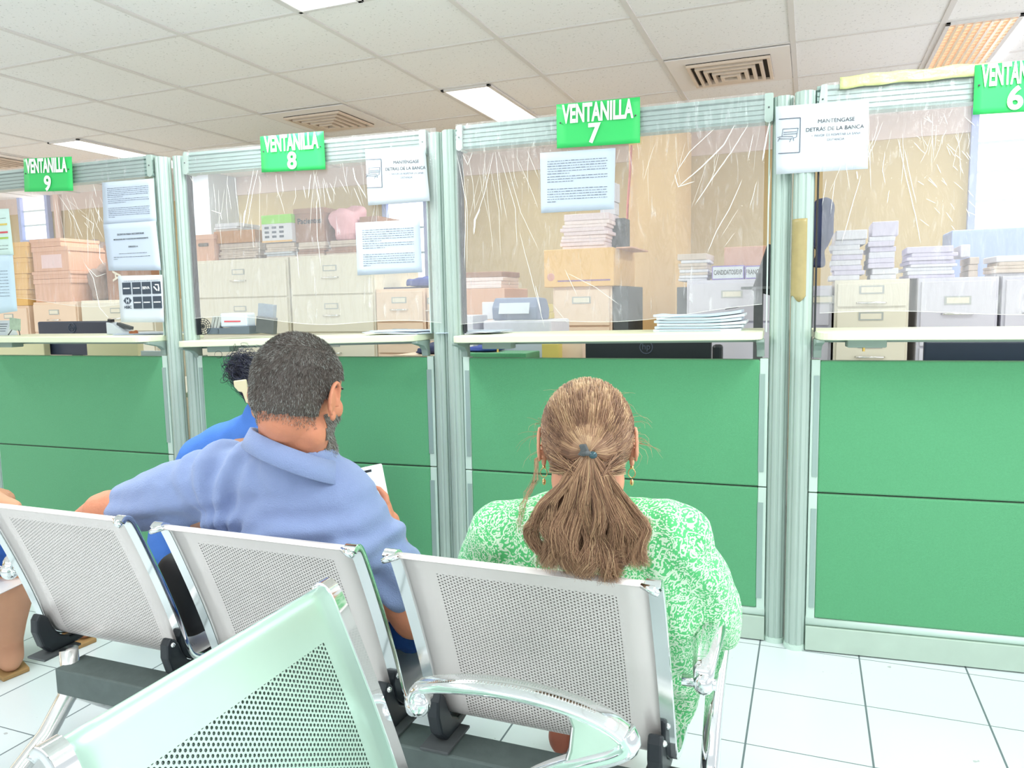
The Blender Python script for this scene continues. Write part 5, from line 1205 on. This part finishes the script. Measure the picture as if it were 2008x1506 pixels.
# hair
clip = P(1155, 888, 1.128)
def hzw(c):
    p = hw_.l(c)
    if p.length > .15 or p.z < -.060: return False
    if p.y > .058 and p.z < .085: return False
    if p.z < .0 and p.y > .006: return False
    if abs(p.x) > .0745 and -.05 < p.z < .022 and p.y > -.022: return False
    return True
hz = shell_mesh(bare_w, hzw, .0045); C0 = hw_.w((0, -.008, .02)); cd = (clip-C0); cu_d = cd.normalized(); cur, rad, shd = [], [], []
tailpts = [clip, P(1153, 930, 1.130), P(1150, 985, 1.128), P(1152, 1040, 1.122), P(1158, 1090, 1.116), P(1165, 1128, 1.112)]
widths = [.006, .030, .058, .074, .080, .074]; depth = [.006, .018, .024, .026, .026, .022]
vx = V3((cos(radians(14)), sin(radians(14)), 0)); vy = V3((-sin(radians(14)), cos(radians(14)), 0))
def tail(u, a, b, w1, ph, amp):   # u in 0..1 down the ponytail, a/b lateral and depth offsets
    f = u*(len(tailpts)-1); i = min(int(f), len(tailpts)-2); g_ = f-i
    p = tailpts[i].lerp(tailpts[i+1], g_); wd = widths[i]*(1-g_)+widths[i+1]*g_; dp = depth[i]*(1-g_)+depth[i+1]*g_
    k = u**1.2*amp
    return p+vx*(a*wd+k*sin(ph+u*w1))+vy*(b*dp+k*.7*cos(ph*1.7+u*w1*.9))
def tail_strand(start, sh, w_amp=.013, endu=None):
    a = random.gauss(0, .62); a = max(-1.2, min(1.2, a)); b = random.uniform(-1, 1)*math.sqrt(max(.05, 1-min(1, a*a))); ph = round(a*3.5)*1.9+random.uniform(-.35, .35); w1 = 12+3.5*sin(round(a*3.5)*2.3)+random.uniform(-.9, .9); eu = endu or (.80+.20*(1-(a/1.2)**2))*random.uniform(.86, 1.0)
    K = 22; jx, jy = random.gauss(0, .004), random.gauss(0, .004); return [tail(eu*j/(K-1), a, b, w1, ph, w_amp)+vx*(jx*sin(j*.55+ph*3)*j/K)+vy*(jy*j/K)+V3((0, 0, .006*sin(j*.8+ph)*j/K))+(vx*cos(j*1.0+ph*2)+V3((0, 0, 1))*sin(j*1.0+ph*2))*.011*max(0, j/K-.62)*2.2 for j in range(1, K)]
for p, n in sample_mesh(hz, 7600):
    p = V3(p)+V3(n)*random.uniform(0, .0025); l = hw_.l(p); r0 = (p-C0).length; d0 = (p-C0).normalized(); r1 = cd.length; ang = d0.angle(cu_d); pts = []
    K = 9; 
    for j in range(K):
        f = j/(K-1)
        if ang > 1e-3: dd = (d0*sin((1-f)*ang)+cu_d*sin(f*ang))/sin(ang)
        else: dd = cu_d
        sag = -.10*sin(pi*f)*(1 if l.z > 0 else .2)*.1
        # radius follows the skull shell
        q = C0+dd*(r0*(1-f)+r1*f); lq = hw_.l(q); e = math.sqrt((lq.x/.0845)**2+((lq.y+.010)/.108)**2+((lq.z-.024)/.096)**2)
        if e > 1e-3 and f < .86:
            e2 = e/(1.0+.05*random.random()*(1-f)); q = hw_.w((lq.x/e2, (lq.y+.010)/e2-.010, (lq.z-.024)/e2+.024))
        pts.append(q+V3((0, 0, sag)))
    sh = min(1, max(0, random.gauss(.42, .15)+.22*max(0, l.z-.02)/.08+.10*sin(l.x*160+l.y*60)))
    pts += tail_strand(clip, sh); sh = min(1, max(0, sh+.35*noise.noise(p*70))); cur.append(np.array([tuple(q) for q in pts])); rad.append(.00046); shd.append(sh)
for k in range(3600):      # fuller loose hair under the tie, falling from behind both ears
    sd = random.choice((-1, 1)); st = hw_.w((sd*random.uniform(.008, .070), random.uniform(-.085, -.03), random.uniform(-.055, -.01)))
    pts = tail_strand(clip, 0, .013); m_ = [st.lerp(pts[3], f) for f in (0, .3, .6)]; m_ = [q-vy*.012*(i > 0) for i, q in enumerate(m_)]; pts = m_+pts[4:]
    cur.append(np.array([tuple(q) for q in pts])); rad.append(.00048); shd.append(min(1, max(0, random.gauss(.52, .22))))
for k in range(110):      # fly-away hairs and the loose lock on the left
    if k < 34:
        a0 = hw_.w((-.074, .0, -.01-.0005*k)); pts = [a0, P(1052+random.gauss(0, 3), 900, 1.20), P(1050+random.gauss(0, 4), 940, 1.19), P(1036+random.gauss(0, 4), 965, 1.18), P(1024+random.gauss(0, 4), 990, 1.17), P(1018+random.gauss(0, 5), 1030+random.uniform(-10, 20), 1.16)]
    else:
        th_ = random.uniform(0, 2*pi); d_ = V3((cos(th_), -.2, abs(sin(th_))*1.0-.2)); a0 = hw_.w(tuple(d_.normalized()*.098)); o_ = (a0-hw_.o).normalized(); s2 = V3((random.uniform(-1, 1), -.5, random.uniform(-1, .2)))
        pts = [a0, a0+o_*.010+s2*.006, a0+o_*.014+s2*.018, a0+o_*.012+s2*.032]
    P_ = [np.array(tuple(q)) for q in pts]; q = []
    for i in range(len(P_)-1):
        for f in (0, .33, .66): q.append(P_[i]*(1-f)+P_[i+1]*f)
    q.append(P_[-1]); cur.append(np.array(q)); rad.append(.00038); shd.append(random.uniform(.5, .9))
tb = MB()
for j in range(14):
    u = j/13; u2 = (j+1)/13
    if j < 13:
        for a in (-.5, 0, .5): tb.cap(tail(u*.86, a, .6, 1, 0, 0), .007+.012*min(1, u*2.5), tail(u2*.86, a, .6, 1, 0, 0), .007+.012*min(1, u2*2.5), 12)
tm = remesh(tb, .007, 4); base = join_meshes(hz, [tm])
strands('hair', cur, rad, shd, M_hair_w, wom, base)
mb = MB(); mb.prism([(-.013, .012), (-.003, .013), (.002, .002), (-.004, -.006), (-.015, -.004), (-.010, .004)], 'y', -.005, .004); mb.tube([(-.010, 0, -.002), (0, -.006, 0), (.010, 0, -.002)], .0042, 8); o = mb.build('hair_tie', M_dark, wom, bevel=.002); o.location = clip+V3((0, -.008, .002))
MB().ball(clip+V3((.009, -.010, -.001)), (.007, .006, .006), 12, 8).build('tie_charm', mat('teal_dark', rgb(60, 88, 96), .2, .2), wom, smooth=True)
for sd in (-1, 1):
    e0 = hw_.w((sd*.083, .002, -.046)); q = MB().ball(e0, .0035, 10, 6)
    q.tube([e0+V3((.006*sin(a), -.001, -.010-.008*cos(a)+.008-.008)) for a in [i*2*pi/16 for i in range(17)]], .0009, 6); q.ball(e0+V3((0, -.001, -.026)), (.0035, .0035, .006), 10, 6); q.build('earring', M_gold, wom, smooth=True)

# -------------------------------------------------- person in royal blue behind the man
p3 = thing('person', 'person in a royal blue shirt with dark curly hair, half hidden behind the man', 'person', (0, 0, 0)); YP = 1.95
h3 = Head(P(535, 768, YP), radians(20), radians(-5), .84); mb = MB(); h3.skull(mb); nb = P(512, 815, YP)
mb.chain([(h3.w((0, -.02, -.05)), .045), (nb, .05), (nb+V3((0, 0, -.05)), .06)]); c3 = P(500, 900, YP)
sl, sr = P(392, 897, YP), P(590, 892, YP); mb.chain([(c3, .1), (c3+V3((0, .03, -.25)), .11), (c3+V3((0, .05, -.36)), .12)]); mb.chain([(sl, .05), (P(322, 1070, YP-.02), .04), (V3((sl.x+.02, YP+.24, sl.z-.20)), .03)]); mb.chain([(sr, .05), (V3((sr.x+.08, YP+.06, sr.z-.24)), .04), (V3((sr.x, YP+.24, sr.z-.20)), .03)])
b3 = remesh(mb, .008, 5); ears = MB(); h3.ear(ears, 1); h3.ear(ears, -1)
hx1 = hand_mesh(V3((sl.x+.02, YP+.25, sl.z-.20)), V3((.4, .8, 0)), V3((0, 0, -1)), .5, .8, -1); hx2 = hand_mesh(V3((sr.x, YP+.25, sr.z-.20)), V3((-.4, .8, 0)), V3((0, 0, -1)), .5, .8, 1)
join_meshes(b3, [remesh(ears, .0035, 2), hx1, hx2]); link_mesh('body', b3, M_skin_d, p3); eyes(h3, p3)
mb = MB(); mb.ball(c3+V3((0, .0, -.02)), (.17, .10, .11)); mb.ball(c3+V3((-.02, .03, -.18)), (.175, .12, .20)); mb.ball(c3+V3((-.04, .05, -.34)), (.19, .14, .13))
mb.chain([(nb+V3((-.02, 0, -.045)), .062), (P(440, 860, YP), .054), (sl, .070), (P(345, 985, YP-.02), .066), (P(322, 1075, YP-.03), .060), (P(350, 1110, YP+.08), .052)]); mb.chain([(nb+V3((.02, 0, -.045)), .062), (sr, .066), (V3((sr.x+.06, YP+.04, sr.z-.15)), .056)])
mb.chain([(nb+V3((0, 0, -.02)), .060), (nb+V3((0, 0, .004)), .056)])
s3 = remesh(mb, .008, 8); displace(s3, lambda c: .004*noise.noise(c*14)+.002*sin((c.x-c.z)*60+4*noise.noise(c*7))*.6); link_mesh('blue_shirt', s3, M_royal, p3)
mb = MB(); hc = c3+V3((-.04, .06, -.42)); 
for s_ in (-1, 1): mb.chain([(hc+V3((s_*.09, 0, 0)), .085), (hc+V3((s_*.11, .26, .02)), .065)]); mb.chain([(hc+V3((s_*.11, .26, .02)), .06), (V3((hc.x+s_*.11, hc.y+.28, .09)), .045)])
mb.ball(hc, (.17, .12, .09)); link_mesh('trousers', remesh(mb, .011, 4), M_navyc, p3)
for s_ in (-1, 1): mb = MB(); mb.ball((hc.x+s_*.11, hc.y+.31, .04), (.04, .11, .04)); link_mesh('shoe', remesh(mb, .009, 3), M_seat, p3)
hz3 = shell_mesh(b3, lambda c: (lambda p: p.length < .15 and p.z > -.055 and (p.y < .0 or p.z > .06) and not (p.y > .06 and p.z < .08))(h3.l(c)), .008)
cur, rad, shd = [], [], []; bun = P(474, 722, YP-.06)
for p, n in sample_mesh(hz3, 1500):
    p = V3(p); e = bun+V3((random.gauss(0, .02), random.gauss(0, .02), random.gauss(0, .018))); m_ = (p+e)/2+(((p+e)/2)-h3.w((0, 0, .02))).normalized()*.018; cur.append(np.array([tuple(p), tuple(p.lerp(m_, .6)), tuple(m_), tuple(m_.lerp(e, .6)), tuple(e)])); rad.append(.0007); shd.append(random.random()*.8)
for k in range(520):
    c_ = bun+V3((random.gauss(0, .020), random.gauss(0, .018), random.gauss(0, .020))); r_ = random.uniform(.008, .018); ax1 = V3((random.gauss(0, 1), random.gauss(0, 1), random.gauss(0, 1))).normalized(); ax2 = ax1.orthogonal().normalized(); ax3 = ax1.cross(ax2)
    cur.append(np.array([tuple(c_+ax2*r_*cos(a)+ax3*r_*sin(a)+ax1*a*.0018) for a in np.linspace(0, 7, 16)])); rad.append(.0011); shd.append(random.random()**2)
mb = MB().ball(bun, (.030, .028, .032), 16, 10); bb_ = mb.build('tmp', None); bme = bb_.data.copy(); bpy.data.objects.remove(bb_)
strands('curly_hair', cur, rad, shd, M_hair_k, p3, join_meshes(hz3, [bme]))
cl = P(476, 766, YP-.13); mb = MB(); mb.prism([(-.026, .030), (.012, .034), (.016, .012), (.024, -.035), (.010, -.038), (.0, -.005), (-.012, -.002), (-.024, .012)], 'y', -.006, .006); o = mb.build('hair_clip', mat('clip_beige', rgb(222, 212, 176), .35), p3, bevel=.003); o.location = cl; o.rotation_euler = (0, 0, .3)
t = thing('stool', 'plain dark stool under the person in the royal blue shirt', 'stool', (hc.x, hc.y, 0)); sz = hc.z-.088
MB().box((-.17, -.16, sz-.035), (.17, .16, sz)).build('seat', M_black, t, bevel=.01)
for a in (-1, 1):
    for b in (-1, 1): MB().tube([(a*.13, b*.12, sz-.03), (a*.16, b*.15, 0)], .012, 8).build('leg', M_chrome2, t)

# -------------------------------------------------- person cut by the left picture edge
p4 = thing('person', 'person at the left picture edge, bare forearm, blue denim shorts and a flat sandal', 'person', (0, 0, 0))
mb = MB(); kx, ky = -2.24, 1.56
kn = V3((kx-.06, ky+.02, .40)); an = V3((kx-.14, ky+.03, .085)); hp = V3((-2.52, 1.38, .42))
mb.chain([(kn, .066), (kn.lerp(an, .35), .064), (kn.lerp(an, .75), .044), (an, .036)]); mb.chain([(an, .038), (an+V3((.03, -.02, -.035)), .036)]); mb.chain([(an+V3((.04, -.03, -.045)), .030), (an+V3((-.05, .0, -.05)), .032), (an+V3((-.15, .04, -.058)), .024)])
kn2 = V3((kx-.05, ky+.22, .40)); an2 = V3((kx-.12, ky+.26, .085)); mb.chain([(kn2, .062), (kn2.lerp(an2, .4), .058), (an2, .036)]); mb.chain([(an2+V3((.03, 0, -.045)), .030), (an2+V3((-.15, .04, -.058)), .022)])
mb.chain([(hp, .09), (kn, .07)]); mb.chain([(hp+V3((0, .14, 0)), .09), (kn2, .066)]); mb.chain([(V3((-2.55, 1.42, .46)), .12), (V3((-2.58, 1.42, .82)), .12)]); mb.chain([(V3((-2.58, 1.42, .86)), .06), (V3((-2.57, 1.43, .98)), .052)])
el = P(26, 996, 1.30); sh4 = V3((-2.44, 1.40, .88)); mb.chain([(sh4, .055), (P(-95, 940, 1.33), .042), (P(0, 992, 1.30), .030), (el, .022)]); mb.chain([(V3((-2.74, 1.44, .88)), .055), (V3((-2.78, 1.52, .62)), .042), (V3((-2.6, 1.66, .55)), .03)])
h4 = Head((-2.565, 1.44, 1.07), radians(-60), 0, .95); h4.skull(mb); m4 = remesh(mb, .0075, 5); ears = MB(); h4.ear(ears, 1); h4.ear(ears, -1)
hh1 = hand_mesh(el, V3((.6, .5, -.5)), V3((-.3, .2, -1)), .5, .7, 1); hh2 = hand_mesh(V3((-2.6, 1.66, .55)), V3((.5, .6, -.1)), V3((0, 0, -1)), .5, .85, -1); join_meshes(m4, [remesh(ears, .0035, 2), hh2]); link_mesh('body', m4, M_skin_d, p4); eyes(h4, p4)
mb = MB(); mb.ball((-2.58, 1.42, .72), (.16, .15, .20)); mb.ball((-2.56, 1.42, .50), (.17, .15, .13)); mb.chain([(sh4, .07), (sh4+V3((.03, -.01, -.10)), .06)]); mb.chain([(V3((-2.74, 1.44, .87)), .07), (V3((-2.77, 1.5, .74)), .055)]); link_mesh('shirt', remesh(mb, .01, 6), M_paper_b, p4)
mb = MB(); mb.ball((-2.55, 1.45, .43), (.15, .17, .10)); mb.chain([(hp, .10), (hp.lerp(kn, .93), .079)]); mb.chain([(hp+V3((0, .14, 0)), .10), ((hp+V3((0, .14, 0))).lerp(kn2, .93), .077)]); link_mesh('denim_shorts', remesh(mb, .009, 5), M_jean, p4)
hz4 = shell_mesh(m4, lambda c: (lambda p: p.length < .15 and p.z > -.05 and (p.y < .0 or p.z > .06))(h4.l(c)), .008); 
at = hz4.attributes.new('shade', 'FLOAT', 'POINT'); link_mesh('hair', hz4, M_hair_k, p4)
for a_ in (an, an2):
    mb = MB(); c_ = a_+V3((-.05, .005, 0)); q = MB().prism([(a_.x+.065, a_.y-.075), (a_.x+.075, a_.y+.005), (a_.x-.06, a_.y+.06), (a_.x-.19, a_.y+.08), (a_.x-.20, a_.y+.02), (a_.x-.06, a_.y-.045)], 'z', .0, .014); q.build('sandal_sole', mat('sandal_tan', rgb(166, 132, 84), .7), p4, bevel=.003)
    MB().tube([V3((a_.x-.09, a_.y-.035, .012)), V3((a_.x-.10, a_.y, .052)), V3((a_.x-.11, a_.y+.055, .012))], .006, 8).build('sandal_strap', M_seat, p4)
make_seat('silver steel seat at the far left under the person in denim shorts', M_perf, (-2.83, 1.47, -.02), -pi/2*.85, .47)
# black bag in the gap
bgx = P(366, 1200, 1.36)
o = lumpy('black_bag', (bgx.x-.06, bgx.x+.06, 1.31, 1.44, .36, .56), M_seat, 'black bag standing on the bench in the gap left of the man', 'bag', .015, 6, 9)
